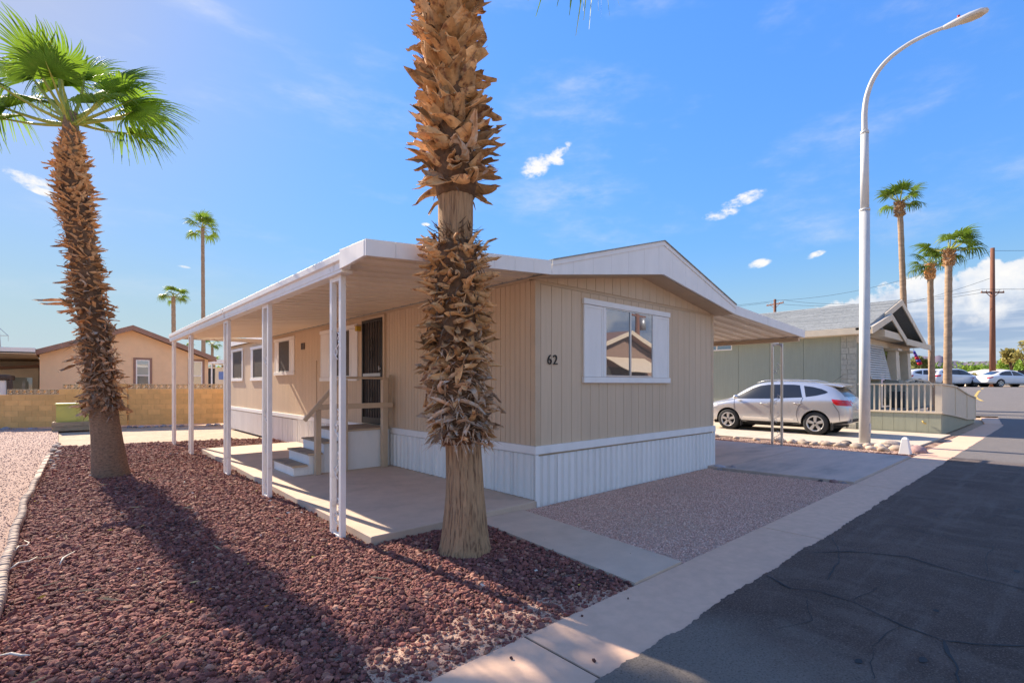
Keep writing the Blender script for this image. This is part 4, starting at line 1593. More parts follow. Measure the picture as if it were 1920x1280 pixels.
# ------------------------------------------------------------------ street lamp
def street_lamp():
    x, y = 15.73, 3.62
    M_POLE = mat('lamp_grey', (.56, .56, .55), .5, .07, 4, .1, 60, .002, col2=(.48, .44, .38), scale2=2, lo=.58, hi=.8, amt2=.5)
    L = thing('street_lamp', 'tall grey street lamp with curved arm, among the rocks beside the silver car', 'street lamp', (x, y, 0))
    MB().tube([(x, y, -.05), (x, y, 2.2), (x, y, 6.15)], [.128, .122, .115], 24).build('pole', M_POLE, L)
    MB().tube([(x, y, 6.14), (x, y, 6.2)], [.122, .122], 24).build('collar', M_POLE, L)
    MB().tube([(x, y, 6.2), (x, y, 8.2)], [.10, .088], 24).build('upper_pole', M_POLE, L)
    MB().tube([(x, y, 8.18), (x, y, 8.25)], [.096, .096], 24).build('collar', M_POLE, L)
    ctl = [(y, 8.24), (y, 8.75), (y - .06, 9.2), (y - .22, 9.6), (y - .5, 9.9), (y - .9, 10.08), (y - 1.3, 10.14), (y - 1.62, 10.14)]
    pts = []
    for i in range(len(ctl) - 1):
        p0, p1, p2, p3 = ctl[max(i - 1, 0)], ctl[i], ctl[i + 1], ctl[min(i + 2, len(ctl) - 1)]
        for t in lin(0, 1, 6)[:-1]:
            q = [.5 * (2 * p1[k] + (p2[k] - p0[k]) * t + (2 * p0[k] - 5 * p1[k] + 4 * p2[k] - p3[k]) * t * t + (3 * p1[k] - p0[k] - 3 * p2[k] + p3[k]) * t ** 3) for k in (0, 1)]
            pts.append((x, q[0], q[1]))
    pts.append((x, ctl[-1][0], ctl[-1][1]))
    MB().tube(pts, [.072 - .03 * i / (len(pts) - 1) for i in range(len(pts))], 16).build('arm', M_POLE, L)
    # cobra head
    y0, z0 = y - 1.58, 10.135
    rows = []
    for t, w, hu, hd in ((0, .05, .05, .045), (.08, .07, .062, .055), (.3, .11, .085, .06), (.6, .15, .095, .055), (.85, .145, .08, .05), (.97, .09, .05, .035), (1, .03, .015, .012)):
        yy = y0 - t * .80
        zz = z0 + .0 * t
        row = []
        for k in range(20):
            a = 2 * math.pi * k / 20
            s, c = math.sin(a), math.cos(a)
            row.append((x + w * c, yy, zz + (hu if s > 0 else hd) * s))
        rows.append(row)
    MB().grid(rows, close=True).build('lamp_head', M_POLE, L)
    M_LENS = mat('lamp_lens', (.50, .42, .30), .35, .1, 10)
    rows = []
    for t, w, h in ((.36, .02, .0), (.40, .085, .03), (.62, .115, .045), (.84, .10, .035), (.92, .02, .0)):
        rows.append([(x + w * math.cos(a), y0 - t * .80, z0 - .042 - h * math.sin(a)) for a in lin(0, math.pi, 10)])
    MB().grid(rows).build('lens', M_LENS, L)
    M_RED = mat('red_cap', (.45, .03, .02), .4)
    MB().tube([(x, y0 - .28, z0 + .08), (x, y0 - .28, z0 + .15)], [.03, .028], 10).build('photocell', M_RED, L)
    MB().mbox(lambda u, o, z: (x + u, y - o, z), -.05, .05, .134, .11, .30, .55).build('hand_hole', M_POLE, L, bevel=.004)


street_lamp()
# ------------------------------------------------------------------ cars
M_SILVER = mat('silver_paint', (.62, .62, .62), .27, .03, 3, 0, metal=.6, coat=.6, spec=.5)
M_CARWHITE = mat('white_car_paint', (.78, .78, .78), .3, .03, 3, 0, coat=.6)
M_CARBLUE = mat('blue_grey_paint', (.36, .42, .50), .3, .03, 3, 0, metal=.4, coat=.6)
M_TYRE = mat('tyre', (.028, .028, .028), .8, .2, 20)
M_RIM = mat('alloy', (.62, .62, .61), .3, .05, 20, metal=.7)
M_DARKTRIM = mat('dark_trim', (.03, .03, .032), .6, .1, 20)
M_WELL = mat('wheel_well', (.015, .015, .015), .9, .1, 20)
M_REDLENS = mat('red_lens', (.55, .012, .015), .15, .1, 30, coat=.8)
M_CLEAR = mat('clear_lens', (.7, .7, .7), .15, .05, 30, coat=.8)
M_CHROME = mat('chrome', (.75, .75, .76), .12, .03, 20, metal=1)

SUV = [(0.00, .66, .46, .72, .80, .52), (.05, .80, .40, .88, 1.00, .60), (.16, .865, .35, 1.06, 1.16, .63), (.36, .895, .31, 1.13, 1.40, .62), (.58, .905, .28, 1.14, 1.545, .61), (.85, .91, .27, 1.135, 1.60, .62),
       (1.3, .91, .26, 1.115, 1.645, .63), (2.0, .90, .25, 1.075, 1.665, .64), (2.5, .90, .25, 1.045, 1.645, .635), (2.85, .90, .25, 1.03, 1.56, .625), (3.2, .90, .25, 1.015, 1.38, .63), (3.5, .90, .26, 1.0, 1.19, .66),
       (3.68, .895, .26, .985, 1.07, .70), (3.95, .885, .27, .94, 1.02, .68), (4.3, .86, .28, .86, .95, .62), (4.5, .79, .27, .76, .85, .54), (4.61, .68, .29, .66, .73, .46), (4.65, .55, .34, .56, .62, .4)]
SEDAN = [(0.0, .62, .42, .68, .76, .5), (.06, .76, .36, .80, .92, .58), (.2, .85, .32, .92, 1.03, .62), (.55, .89, .28, .97, 1.09, .64), (.85, .90, .26, .97, 1.17, .62), (1.15, .90, .25, .96, 1.32, .58), (1.6, .90, .24, .95, 1.45, .56),
         (2.1, .90, .24, .94, 1.475, .57), (2.5, .90, .24, .93, 1.44, .57), (2.85, .90, .24, .92, 1.33, .57), (3.2, .90, .24, .91, 1.13, .60), (3.45, .90, .24, .90, 1.0, .66), (3.8, .89, .25, .86, .94, .66), (4.3, .86, .26, .78, .86, .62), (4.6, .78, .26, .68, .76, .54), (4.75, .62, .3, .58, .66, .44)]


class CarShell:
    def __init__(s, st, wheels, wr, paint):
        mb = MB()
        rows = []
        for u, w, zb, zl, zt, wt in st:
            half = [(0, zb), (w * .55, zb), (w * .93, zb + .03), (w * .985, zb + .16), (w, (zb + zl) * .5 + .08), (w * .985, zl - .10), (w * .945, zl), (wt + (w * .945 - wt) * .10, zt - .07 if zt - zl > .2 else zl + (zt - zl) * .5), (wt * .90, zt - .012), (wt * .5, zt + .008), (0, zt + .015)]
            ring = [(u, v, z) for v, z in half] + [(u, -v, z) for v, z in half[-2:0:-1]]
            rows.append(ring)
        mb.grid(rows, close=True)
        n = len(rows[0])
        mb.f.append(tuple(range(n)))
        mb.f.append(tuple(len(mb.v) - n + i for i in range(n - 1, -1, -1)))
        mb.sm += [True, True]
        me = mb.mesh('body', paint)
        bm = bmesh.new()
        bm.from_mesh(me)
        bmesh.ops.recalc_face_normals(bm, faces=bm.faces)
        bm.to_mesh(me)
        bm.free()
        o = bpy.data.objects.new('tmp', me)
        COL.objects.link(o)
        ss = o.modifiers.new('s', 'SUBSURF')
        ss.levels = ss.render_levels = 2
        cutters = []
        dg = bpy.context.evaluated_depsgraph_get()
        plain = bpy.data.meshes.new_from_object(o.evaluated_get(dg))
        s.bvh = BVHTree.FromPolygons([v.co[:] for v in plain.vertices], [tuple(p.vertices) for p in plain.polygons])
        for wu in wheels:
            c = MB().tube([(wu, -1.2, wr), (wu, -.52, wr)], wr + .055, 32).mesh('c', None)
            c2 = MB().tube([(wu, .52, wr), (wu, 1.2, wr)], wr + .055, 32).mesh('c', None)
            for cm in (c, c2):
                bm = bmesh.new()
                bm.from_mesh(cm)
                bmesh.ops.recalc_face_normals(bm, faces=bm.faces)
                bm.to_mesh(cm)
                bm.free()
                co = bpy.data.objects.new('cut', cm)
                COL.objects.link(co)
                cutters.append(co)
                b = o.modifiers.new('b', 'BOOLEAN')
                b.operation = 'DIFFERENCE'
                b.object = co
                b.solver = 'EXACT'
        dg = bpy.context.evaluated_depsgraph_get()
        s.mesh = bpy.data.meshes.new_from_object(o.evaluated_get(dg))
        s.mesh.name = 'body'
        s.mesh.materials.clear()
        s.mesh.materials.append(paint)
        for p in s.mesh.polygons:
            p.use_smooth = True
        try:
            s.mesh.set_sharp_from_angle(angle=rad(40))
        except Exception:
            pass
        for c in cutters + [o]:
            bpy.data.objects.remove(c)

    def skin(s, poly, name, m, axis='side', side=1, off=.006, cuts=3):
        """lay a flat outline on the shell. side: poly in (u,z); rear/front: poly in (v,z)"""
        bm = bmesh.new()
        vs = [bm.verts.new((a, b, 0)) for a, b in poly]
        bm.faces.new(vs)
        bmesh.ops.triangulate(bm, faces=bm.faces)
        for _ in range(cuts):
            bmesh.ops.subdivide_edges(bm, edges=[e for e in bm.edges if e.calc_length() > .07], cuts=1, use_grid_fill=True)
            bmesh.ops.triangulate(bm, faces=bm.faces)
        miss = []
        for v in bm.verts:
            a, b, _ = v.co
            if axis == 'side':
                org, dr = Vector((a, 3 * side, b)), Vector((0, -side, 0))
            elif axis == 'rear':
                org, dr = Vector((-3, a, b)), Vector((1, 0, 0))
            elif axis == 'front':
                org, dr = Vector((8, a, b)), Vector((-1, 0, 0))
            h, nrm, i, dist = s.bvh.ray_cast(org, dr)
            if h is None:
                h = org + dr * 3
                nrm = -dr
                miss.append(v)
            if nrm.dot(dr) > 0:
                nrm = -nrm
            v.co = h + nrm * off
        if miss:
            bmesh.ops.delete(bm, geom=miss, context='VERTS')
        me = bpy.data.meshes.new(name)
        bmesh.ops.recalc_face_normals(bm, faces=bm.faces)
        out = Vector((0, side, 0)) if axis == 'side' else Vector((-1, 0, 0)) if axis == 'rear' else Vector((1, 0, .3))
        if bm.faces and sum((f.normal.dot(out) for f in bm.faces)) < 0:
            bmesh.ops.reverse_faces(bm, faces=bm.faces)
        # give it thickness
        g = bmesh.ops.extrude_face_region(bm, geom=bm.faces[:])
        nv = [e for e in g['geom'] if isinstance(e, bmesh.types.BMVert)]
        for v in nv:
            v.co -= out * .012
        bmesh.ops.recalc_face_normals(bm, faces=bm.faces)
        bm.to_mesh(me)
        bm.free()
        for p in me.polygons:
            p.use_smooth = True
        try:
            me.set_sharp_from_angle(angle=rad(35))
        except Exception:
            pass
        me.materials.append(m)
        return me

    def seam(s, pts, side=1, w=.013, off=.002, axis='side'):
        """a fine dark line following the shell"""
        P = []
        for (a, b) in zip(pts[:-1], pts[1:]):
            n = max(2, int(math.hypot(b[0] - a[0], b[1] - a[1]) / .05))
            P += [(a[0] + (b[0] - a[0]) * i / n, a[1] + (b[1] - a[1]) * i / n) for i in range(n)]
        P.append(pts[-1])
        H = []
        for a, b in P:
            h, nrm, i, d = s.bvh.ray_cast(Vector((a, 3 * side, b)), Vector((0, -side, 0)))
            if h:
                H.append(h + Vector((0, side * off, 0)))
        mb = MB()
        if len(H) > 1:
            mb.tube(H, w / 2, 4)
        return mb


def put(name, me, parent, loc=(0, 0, 0), rot=None):
    o = bpy.data.objects.new(name, me)
    COL.objects.link(o)
    o.parent = parent
    o.location = loc
    if rot:
        o.rotation_euler = rot
    return o


def wheel_meshes(r, w, spokes=5):
    t = MB()
    rows = []
    for v, q in ((-w * .5, r * .66), (-w * .5, r * .80), (-w * .47, r * .93), (-w * .36, r * .99), (0, r), (w * .36, r * .99), (w * .47, r * .93), (w * .5, r * .80), (w * .5, r * .66)):
        rows.append([(q * math.cos(a), v, q * math.sin(a)) for a in lin(0, 2 * math.pi, 41)[:-1]])
    t.grid(rows, close=True)
    t.tube([(0, -w * .30, 0), (0, w * .2, 0)], r * .70, 32)
    tyre = t.mesh('tyre', M_TYRE)
    k = MB()
    rows = []
    for v, q in ((w * .30, r * .58), (w * .49, r * .62), (w * .515, r * .665), (w * .49, r * .69)):
        rows.append([(q * math.cos(a), v, q * math.sin(a)) for a in lin(0, 2 * math.pi, 41)[:-1]])
    k.grid(rows, close=True)
    for i in range(spokes):
        a = 2 * math.pi * i / spokes + .31
        d = Vector((math.cos(a), 0, math.sin(a)))
        n = Vector((-math.sin(a), 0, math.cos(a)))
        y0, y1 = Vector((0, w * .40, 0)), Vector((0, w * .50, 0))
        p0, p1 = d * r * .10, d * r * .64
        k.hexa([p0 - n * r * .10 + y0 * .6, p1 - n * r * .155 + y0, p1 + n * r * .155 + y0, p0 + n * r * .10 + y0 * .6, p0 - n * r * .09 + y1 * .96, p1 - n * r * .125 + y1, p1 + n * r * .125 + y1, p0 + n * r * .09 + y1 * .96])
    k.tube([(0, w * .25, 0), (0, w * .53, 0)], r * .17, 18)
    rim = k.mesh('rim', M_RIM)
    hub = MB()
    hub.tube([(0, w * .50, 0), (0, w * .545, 0)], r * .09, 14)
    for i in range(5):
        a = 2 * math.pi * i / 5
        hub.tube([(r * .13 * math.cos(a), w * .5, r * .13 * math.sin(a)), (r * .13 * math.cos(a), w * .54, r * .13 * math.sin(a))], r * .02, 6)
    return tyre, rim, hub.mesh('hub', M_DARKTRIM)


def add_wheels(car, wheels, r, half):
    ty, ri, hu = wheel_meshes(r, .225)
    for u in wheels:
        for s in (1, -1):
            w = put('wheel', ty, car, (u, s * half, r), (0, 0, 0 if s > 0 else math.pi))
            put('rim', ri, w)
            put('hub', hu, w)


def suv(label, loc, yaw, paint, group=None, full=True, name='parked_car'):
    C = thing(name, label, 'car', loc, group)
    C.rotation_euler = (0, 0, yaw)
    wh, r = (.93, 3.62), .352
    S = CarShell(SUV, wh, r, paint)
    put('body', S.mesh, C)
    add_wheels(C, wh, r, .775)
    for u in wh:      # arch liners
        for s in (1, -1):
            mb = MB()
            rows = [[(u + (r + .05) * math.cos(a), s * v, r + (r + .05) * math.sin(a)) for a in lin(-.25, math.pi + .25, 20)] for v in (.50, .86)]
            mb.grid(rows)
            mb.add([(u + (r + .05) * math.cos(a), s * .525, r + (r + .05) * math.sin(a)) for a in lin(0, 2 * math.pi, 25)[:-1]], [tuple(range(24))])
            put('wheel_well', mb.mesh('wheel_well', M_WELL), C)
    front = [(3.43, 1.06), (3.37, 1.13), (3.14, 1.27), (2.86, 1.42), (2.62, 1.50), (2.36, 1.535), (2.30, 1.535), (2.25, 1.085)]
    rear = [(2.12, 1.095), (2.17, 1.54), (1.6, 1.535), (1.42, 1.515), (1.30, 1.14)]
    quart = [(1.20, 1.155), (1.30, 1.50), (1.05, 1.465), (.80, 1.40), (.66, 1.335), (.62, 1.30), (.70, 1.26), (.92, 1.20)]
    for s in (1, -1):
        for nm, pl in (('side_window', front), ('side_window', rear), ('quarter_window', quart)):
            w = put(nm, S.skin(pl, nm, M_CARGLASS, 'side', s, .004), C)
        # dark pillar between the door windows
        put('door_pillar', S.skin([(2.115, 1.09), (2.165, 1.54), (2.30, 1.54), (2.255, 1.085)], 'door_pillar', M_DARKTRIM, 'side', s, .003, 2), C)
        put('tail_light', S.skin([(.015, .90), (.02, 1.02), (.10, 1.06), (.50, 1.10), (.44, .98), (.36, .92)], 'tail_light', M_REDLENS, 'side', s, .006), C)
        put('head_light', S.skin([(3.98, .80), (4.05, .88), (4.38, .80), (4.52, .70), (4.40, .66)], 'head_light', M_CLEAR, 'side', s, .006), C)
        if full:
            put('tail_light', S.skin([(s * .58, .90), (s * .58, 1.05), (s * .78, 1.06), (s * .80, .92)], 'tail_light', M_REDLENS, 'rear', 1, .004), C)
            for u, z in ((2.42, .93), (1.42, .965)):
                h = MB()
                hit = S.bvh.ray_cast(Vector((u, 3 * s, z)), Vector((0, -s, 0)))[0]
                y = hit.y
                h.tube([(u - .11, y + s * .004, z - .004), (u - .08, y + s * .035, z), (u + .08, y + s * .035, z), (u + .11, y + s * .004, z - .004)], [.012, .014, .014, .012], 8)
                put('door_handle', h.mesh('door_handle', M_CHROME), C)
            y = S.bvh.ray_cast(Vector((2.2, 3 * s, .46)), Vector((0, -s, 0)))[0].y
            for a, b in ((1.52, 2.20), (2.26, 3.12)):
                put('side_moulding', S.skin([(a, .43), (b, .43), (b - .03, .475), (a + .03, .475)], 'side_moulding', M_CHROME, 'side', s, .012), C)
            sm = S.seam([(2.24, .34), (2.22, .7), (2.235, 1.08)], s)
            for pth in ([(3.36, .36), (3.40, .75), (3.42, 1.05)], [(1.42, .80), (1.34, .95), (1.28, 1.14)], [(1.40, .36), (1.45, .6), (1.42, .80)], [(1.4, .345), (3.36, .345)], [(.46, .98), (.30, .72), (.28, .45)], [(3.42, 1.05), (3.7, .99), (4.1, .86)]):
                q = S.seam(pth, s)
                sm.add(q.v, q.f)
            put('door_seams', sm.mesh('door_seams', M_DARKTRIM), C)
            put('sill_trim', S.skin([(1.36, .27), (3.16, .27), (3.16, .335), (1.36, .335)], 'sill_trim', M_DARKTRIM, 'side', s, .004), C)
            put('bumper_trim', S.skin([(.06, .40), (.50, .32), (.52, .38), (.06, .48)], 'bumper_trim', M_DARKTRIM, 'side', s, .005), C)
            # mirror
            mm = MB()
            V, F = ico(2)
            mm.add([(3.30 + x * .085, s * (.985 + y * .10), 1.125 + z * .075) for x, y, z in V], [tuple(f) for f in F], True)
            mm.bar((3.33, s * .86, 1.08), (3.31, s * .95, 1.10), .05, .035)
            put('wing_mirror', mm.mesh('wing_mirror', paint), C)
            rr = MB().tube([(1.0, s * .585, 1.615), (1.3, s * .59, 1.675), (2.0, s * .595, 1.70), (2.5, s * .59, 1.672), (2.75, s * .58, 1.60)], .014, 6)
            put('roof_rail', rr.mesh('roof_rail', M_SILVER), C)
            for u in wh:
                put('mud_flap', MB().box(u - r - .085, u - r - .065, s * .68, s * .875, .17, .40).mesh('mud_flap', M_DARKTRIM), C)
    put('windscreen', S.skin([(-.60, 1.10), (.60, 1.10), (.54, 1.50), (-.54, 1.50)], 'windscreen', M_CARGLASS, 'front', 1, .004), C)
    put('rear_window', S.skin([(-.62, 1.17), (.62, 1.17), (.56, 1.47), (-.56, 1.47)], 'rear_window', M_CARGLASS, 'rear', 1, .005), C)
    if full:
        put('licence_plate', S.skin([(-.16, .78), (.16, .78), (.16, .92), (-.16, .92)], 'licence_plate', M_CLEAR, 'rear', 1, .012), C)
        put('rear_bumper', S.skin([(-.70, .42), (.70, .42), (.72, .52), (-.72, .52)], 'rear_bumper', M_DARKTRIM, 'rear', 1, .008), C)
        sp = MB()
        rows = []
        for u, z, th in ((.74, 1.600, .02), (.55, 1.60, .04), (.36, 1.575, .05), (.22, 1.535, .035), (.19, 1.52, .008)):
            rows.append([(u - .0 + .10 * (abs(v) / .6) ** 3, v, z - .05 * (abs(v) / .6) ** 2) for v in lin(-.60, .60, 13)] + [(u + .10 * (abs(v) / .6) ** 3, v, z - th - .05 * (abs(v) / .6) ** 2) for v in lin(.60, -.60, 13)])
        sp.grid(rows, close=True)
        sp.f.append(tuple(len(sp.v) - 26 + i for i in range(25, -1, -1)))
        sp.sm.append(False)
        put('spoiler', sp.mesh('spoiler', paint), C)
        put('aerial', MB().tube([(.72, 0, 1.60), (.42, 0, 1.83)], .005, 5).mesh('aerial', M_BLACK), C)
        put('underbody', MB().box(.5, 4.2, -.66, .66, .20, .32).mesh('underbody', M_WELL), C)
    return C


def sedan(label, loc, yaw, paint, name='parked_car'):
    C = thing(name, label, 'car', loc, None)
    C.rotation_euler = (0, 0, yaw)
    wh, r = (1.0, 3.70), .33
    S = CarShell(SEDAN, wh, r, paint)
    put('body', S.mesh, C)
    add_wheels(C, wh, r, .77)
    for s in (1, -1):
        for pl in ([(3.20, .96), (3.0, 1.08), (2.75, 1.24), (2.45, 1.35), (2.15, 1.375), (2.12, .985)], [(2.05, .99), (2.08, 1.375), (1.65, 1.355), (1.35, 1.28), (1.05, 1.13), (.98, 1.02)]):
            put('side_window', S.skin(pl, 'side_window', M_CARGLASS, 'side', s, .004), C)
        put('tail_light', S.skin([(.04, .74), (.05, .86), (.42, .90), (.34, .80)], 'tail_light', M_REDLENS, 'side', s, .006), C)
        put('head_light', S.skin([(4.15, .68), (4.2, .75), (4.6, .64), (4.5, .58)], 'head_light', M_CLEAR, 'side', s, .006), C)
        for u in wh:
            mb = MB()
            mb.add([(u + (r + .05) * math.cos(a), s * .525, r + (r + .05) * math.sin(a)) for a in lin(0, 2 * math.pi, 25)[:-1]], [tuple(range(24))])
            put('wheel_well', mb.mesh('wheel_well', M_WELL), C)
    put('windscreen', S.skin([(-.56, .98), (.56, .98), (.50, 1.36), (-.50, 1.36)], 'windscreen', M_CARGLASS, 'front', 1, .004), C)
    put('rear_window', S.skin([(-.54, 1.06), (.54, 1.06), (.48, 1.36), (-.48, 1.36)], 'rear_window', M_CARGLASS, 'rear', 1, .005), C)
    return C


suv('silver crossover car parked beside the green house, tail to the street', (17.95, 4.27, .03), rad(90), M_SILVER)
sedan('white sedan parked side on at the far edge of the lot, beneath the utility pole', (60.3 - .80, 4.55 + .72, rise(60)), math.atan2(-1.78, 2.0), M_CARWHITE)
b = at(1788, 45)
suv('white car parked beyond the palms, left of the white sedan', (b.x - 1.5, b.y + 1.6, rise(b.x)), math.atan2(-1.5, 1.8), M_CARWHITE, None, False)
b = at(1832, 47)
sedan('small blue grey car parked between the white car and the white sedan', (b.x - .5, b.y + 1.2, rise(b.x)), math.atan2(.3, 2.0), M_CARBLUE)
b = at(1735, 46)
suv('dark windowed white car half hidden behind the ramp railing', (b.x - 1.4, b.y + 1.5, rise(b.x)), math.atan2(-1.8, 1.6), M_CARWHITE, None, False)

# ------------------------------------------------------------------ the green house next door
M_GREEN = mat('sage_siding', (.335, .35, .27), .75, .06, 3, .2, 14, .004, stretch=(5, 5, .4), col2=(.30, .31, .24), scale2=.9, lo=.5, hi=.8, amt2=.5, objvar=.03)
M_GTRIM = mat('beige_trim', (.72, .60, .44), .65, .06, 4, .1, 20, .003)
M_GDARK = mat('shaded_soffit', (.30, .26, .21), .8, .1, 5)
M_STONE = mat('veneer_stone', (.45, .43, .35), .9, .2, 12, .6, 30, .02, objvar=.12)
M_LOUVRE = mat('louvre_white', (.66, .63, .58), .6, .05, 10)
M_CURTAIN = mat('dark_interior', (.04, .04, .04), .8, .2, 4)


def green_house():
    G = thing('green_house', 'sage green house with grey shingle roof and pale gables behind the silver car', 'house', (24.9, 5, 0))
    X0, X1, Y0, Y1 = 20.4, 29.5, 4.95, 19
    zt = 3.27
    w = MB()
    w.box(X0 + .02, X0 + 3.6, Y0 + .02, Y1, .5, zt).box(X0 + 3.6, X1, Y0 + 2.4, Y1, .5, zt)
    w.build('wall', M_GREEN, G)
    me = MB().box(0, .02, 0, 1.19, .50, zt).mesh('wall_panel', M_GREEN)
    y = Y0 + .45
    while y + 1.2 < Y1:
        piece('wall_panel', me, G, (X0, y, 0))
        y += 1.2
    # louvred skirting low under the car
    sk = MB()
    y = Y0
    while y < 16:
        sk.box(X0 - .01, X0 + .015, y, y + .09, 0, .48)
        y += .11
    sk.build('skirt_slats', M_GTRIM, G, kind='stuff')
    # stone corner
    z = .02
    i = 0
    while z < zt - .05:
        h = rnd.choice((.13, .17, .21))
        h = min(h, zt - z)
        a = rnd.uniform(.18, .28)
        MB().box(X0 - .03 - rnd.uniform(0, .008), X0 + .03, Y0 - .02, Y0 + a, z, z + h - .006).build('stone', M_STONE, G, bevel=.01)
        MB().box(X0 - .03 - rnd.uniform(0, .008), X0 + .03, Y0 + a + .006, Y0 + .44, z, z + h - .006).build('stone', M_STONE, G, bevel=.01)
        z += h
    wn = MB().box(X0 - .03, X0 - .001, 9.25, 10.6, 2.98, 3.24).build('window', M_WHITE, G, bevel=.004)
    MB().box(X0 - .036, X0 - .031, 9.29, 9.86, 3.02, 3.20).build('pane', M_GLASS, wn)
    MB().box(X0 - .036, X0 - .031, 9.92, 10.56, 3.02, 3.20).build('pane', M_GLASS, wn)
    # main roof
    xe, xr, xf = 20.0, 24.9, 29.85
    ze, zr = 3.50, 4.96
    yf = 4.52
    for a, b in (((xe, ze), (xr, zr)), ((xr, zr), (xf, ze))):
        MB().extrude([(a[0], yf, a[1]), (b[0], yf, b[1]), (b[0], yf, b[1] - .10), (a[0], yf, a[1] - .10)], (0, Y1 + .4 - yf, 0)).build('roof', M_SHINGLE, G)
    # shingle courses on the side that faces the street corner
    L = math.hypot(xr - xe, zr - ze)
    n = 26
    sh = MB()
    for i in range(n):
        t0, t1 = i / n, (i + 1) / n
        y = yf + .005
        off = 0 if i % 2 else .5
        while y < 14.5:
            d = rnd.uniform(.004, .016)
            wd = rnd.uniform(.55, 1.05)
            xa, xb = xe + (xr - xe) * t0, xe + (xr - xe) * (t1 + .004)
            za, zb = ze + (zr - ze) * t0, ze + (zr - ze) * (t1 + .004)
            sh.hexa([(xa, y, za + .001), (xb, y, zb + .001), (xb, y + wd - .01, zb + .001), (xa, y + wd - .01, za + .001), (xa - .003, y, za + .012 + d), (xb, y, zb + .004), (xb, y + wd - .01, zb + .004), (xa - .003, y + wd - .01, za + .012 + d)])
            y += wd
    sh.build('shingles', M_SHINGLE, G, kind='stuff')
    MB().box(xe - .02, xe + .02, yf - .1, Y1 + .4, ze - .22, ze - .005).build('eave_fascia', M_GTRIM, G, bevel=.006)
    MB().box(xe + .02, X0, yf, Y1, ze - .23, ze - .215).build('eave_soffit', M_GTRIM, G)

    def rake(p, q, y, h=.24, t=.045, name='rake_board'):
        MB().extrude([(p[0], y, p[1] - h), (q[0], y, q[1] - h), (q[0], y, q[1]), (p[0], y, p[1])], (0, t, 0)).build(name, M_GTRIM, G, bevel=.006)
    rake((xe + 2.2, ze + (zr - ze) * 2.2 / 4.9), (xr, zr), yf - .05)
    rake((xr, zr), (xf, ze), yf - .05)
    # smaller gable set just in front
    y2 = 4.36
    pk = (22.66, 4.17)
    rake((19.96, 3.50), pk, y2)
    rake(pk, (25.35, 3.36), y2)
    MB().extrude([(19.98, y2 + .045, 3.49), (pk[0], y2 + .045, pk[1] - .01), (25.33, y2 + .045, 3.36), (25.33, y2 + .045, 3.26), (pk[0], y2 + .045, pk[1] - .09), (19.98, y2 + .045, 3.41)], (0, .45, 0)).build('porch_roof', M_SHINGLE, G)
    # level fascia out to the right, and dark underside
    MB().box(25.06, 30.2, y2 - .02, y2 + .02, 3.16, 3.40).build('porch_fascia', M_GTRIM, G, bevel=.006)
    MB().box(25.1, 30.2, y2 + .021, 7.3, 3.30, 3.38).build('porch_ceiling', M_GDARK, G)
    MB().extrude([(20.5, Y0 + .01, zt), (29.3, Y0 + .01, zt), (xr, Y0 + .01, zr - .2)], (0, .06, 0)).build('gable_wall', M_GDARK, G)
    # eyebrow box and window with its louvred shade
    MB().box(21.85, 25.0, y2 + .06, Y0 - .02, 3.28, 3.54).build('eyebrow_awning', M_GTRIM, G, bevel=.01)
    MB().box(20.42, 29.0, Y0 - .02, Y0 + .1, 3.02, 3.27).build('porch_beam', M_GTRIM, G, bevel=.006)
    wi = MB().box(20.95, 23.7, Y0 - .03, Y0 + .01, 1.72, 3.0).build('window', M_GTRIM, G, bevel=.006)
    MB().box(21.03, 23.62, Y0 - .037, Y0 - .031, 1.79, 2.94).build('pane', M_CURTAIN, wi)
    nsl = 15
    for i in range(nsl):
        t = (i + .5) / nsl
        yy = Y0 - .06 - .26 * t
        zz = 3.06 - 1.30 * t
        MB().hexa([(21.0, yy - .035, zz - .04), (23.75, yy - .035, zz - .04), (23.75, yy + .02, zz + .03), (21.0, yy + .02, zz + .03), (21.0, yy - .042, zz - .035), (23.75, yy - .042, zz - .035), (23.75, yy + .013, zz + .037), (21.0, yy + .013, zz + .037)]).build('louvre_slat', M_LOUVRE, G)
    for x in (21.0, 23.72):
        MB().bar((x, Y0 - .05, 3.08), (x, Y0 - .33, 1.76), .03, .03, (0, 1, 0)).build('louvre_arm', M_LOUVRE, G)
    # columns
    for x in (25.15, 27.3):
        c = MB().hexa([(x - .33, 4.62, 1.75), (x + .33, 4.62, 1.75), (x + .33, 5.0, 1.75), (x - .33, 5.0, 1.75), (x - .24, 4.68, 3.02), (x + .24, 4.68, 3.02), (x + .24, 4.95, 3.02), (x - .24, 4.95, 3.02)]).build('column', M_GTRIM, G, bevel=.01)
        MB().box(x - .36, x + .36, 4.58, 5.03, 2.93, 3.02).build('capital', M_GTRIM, c, bevel=.006)
        MB().box(x - .42, x + .42, 4.55, 5.08, .72, 1.74).build('column_base', M_STONE, c, bevel=.01)
    return G


green_house()


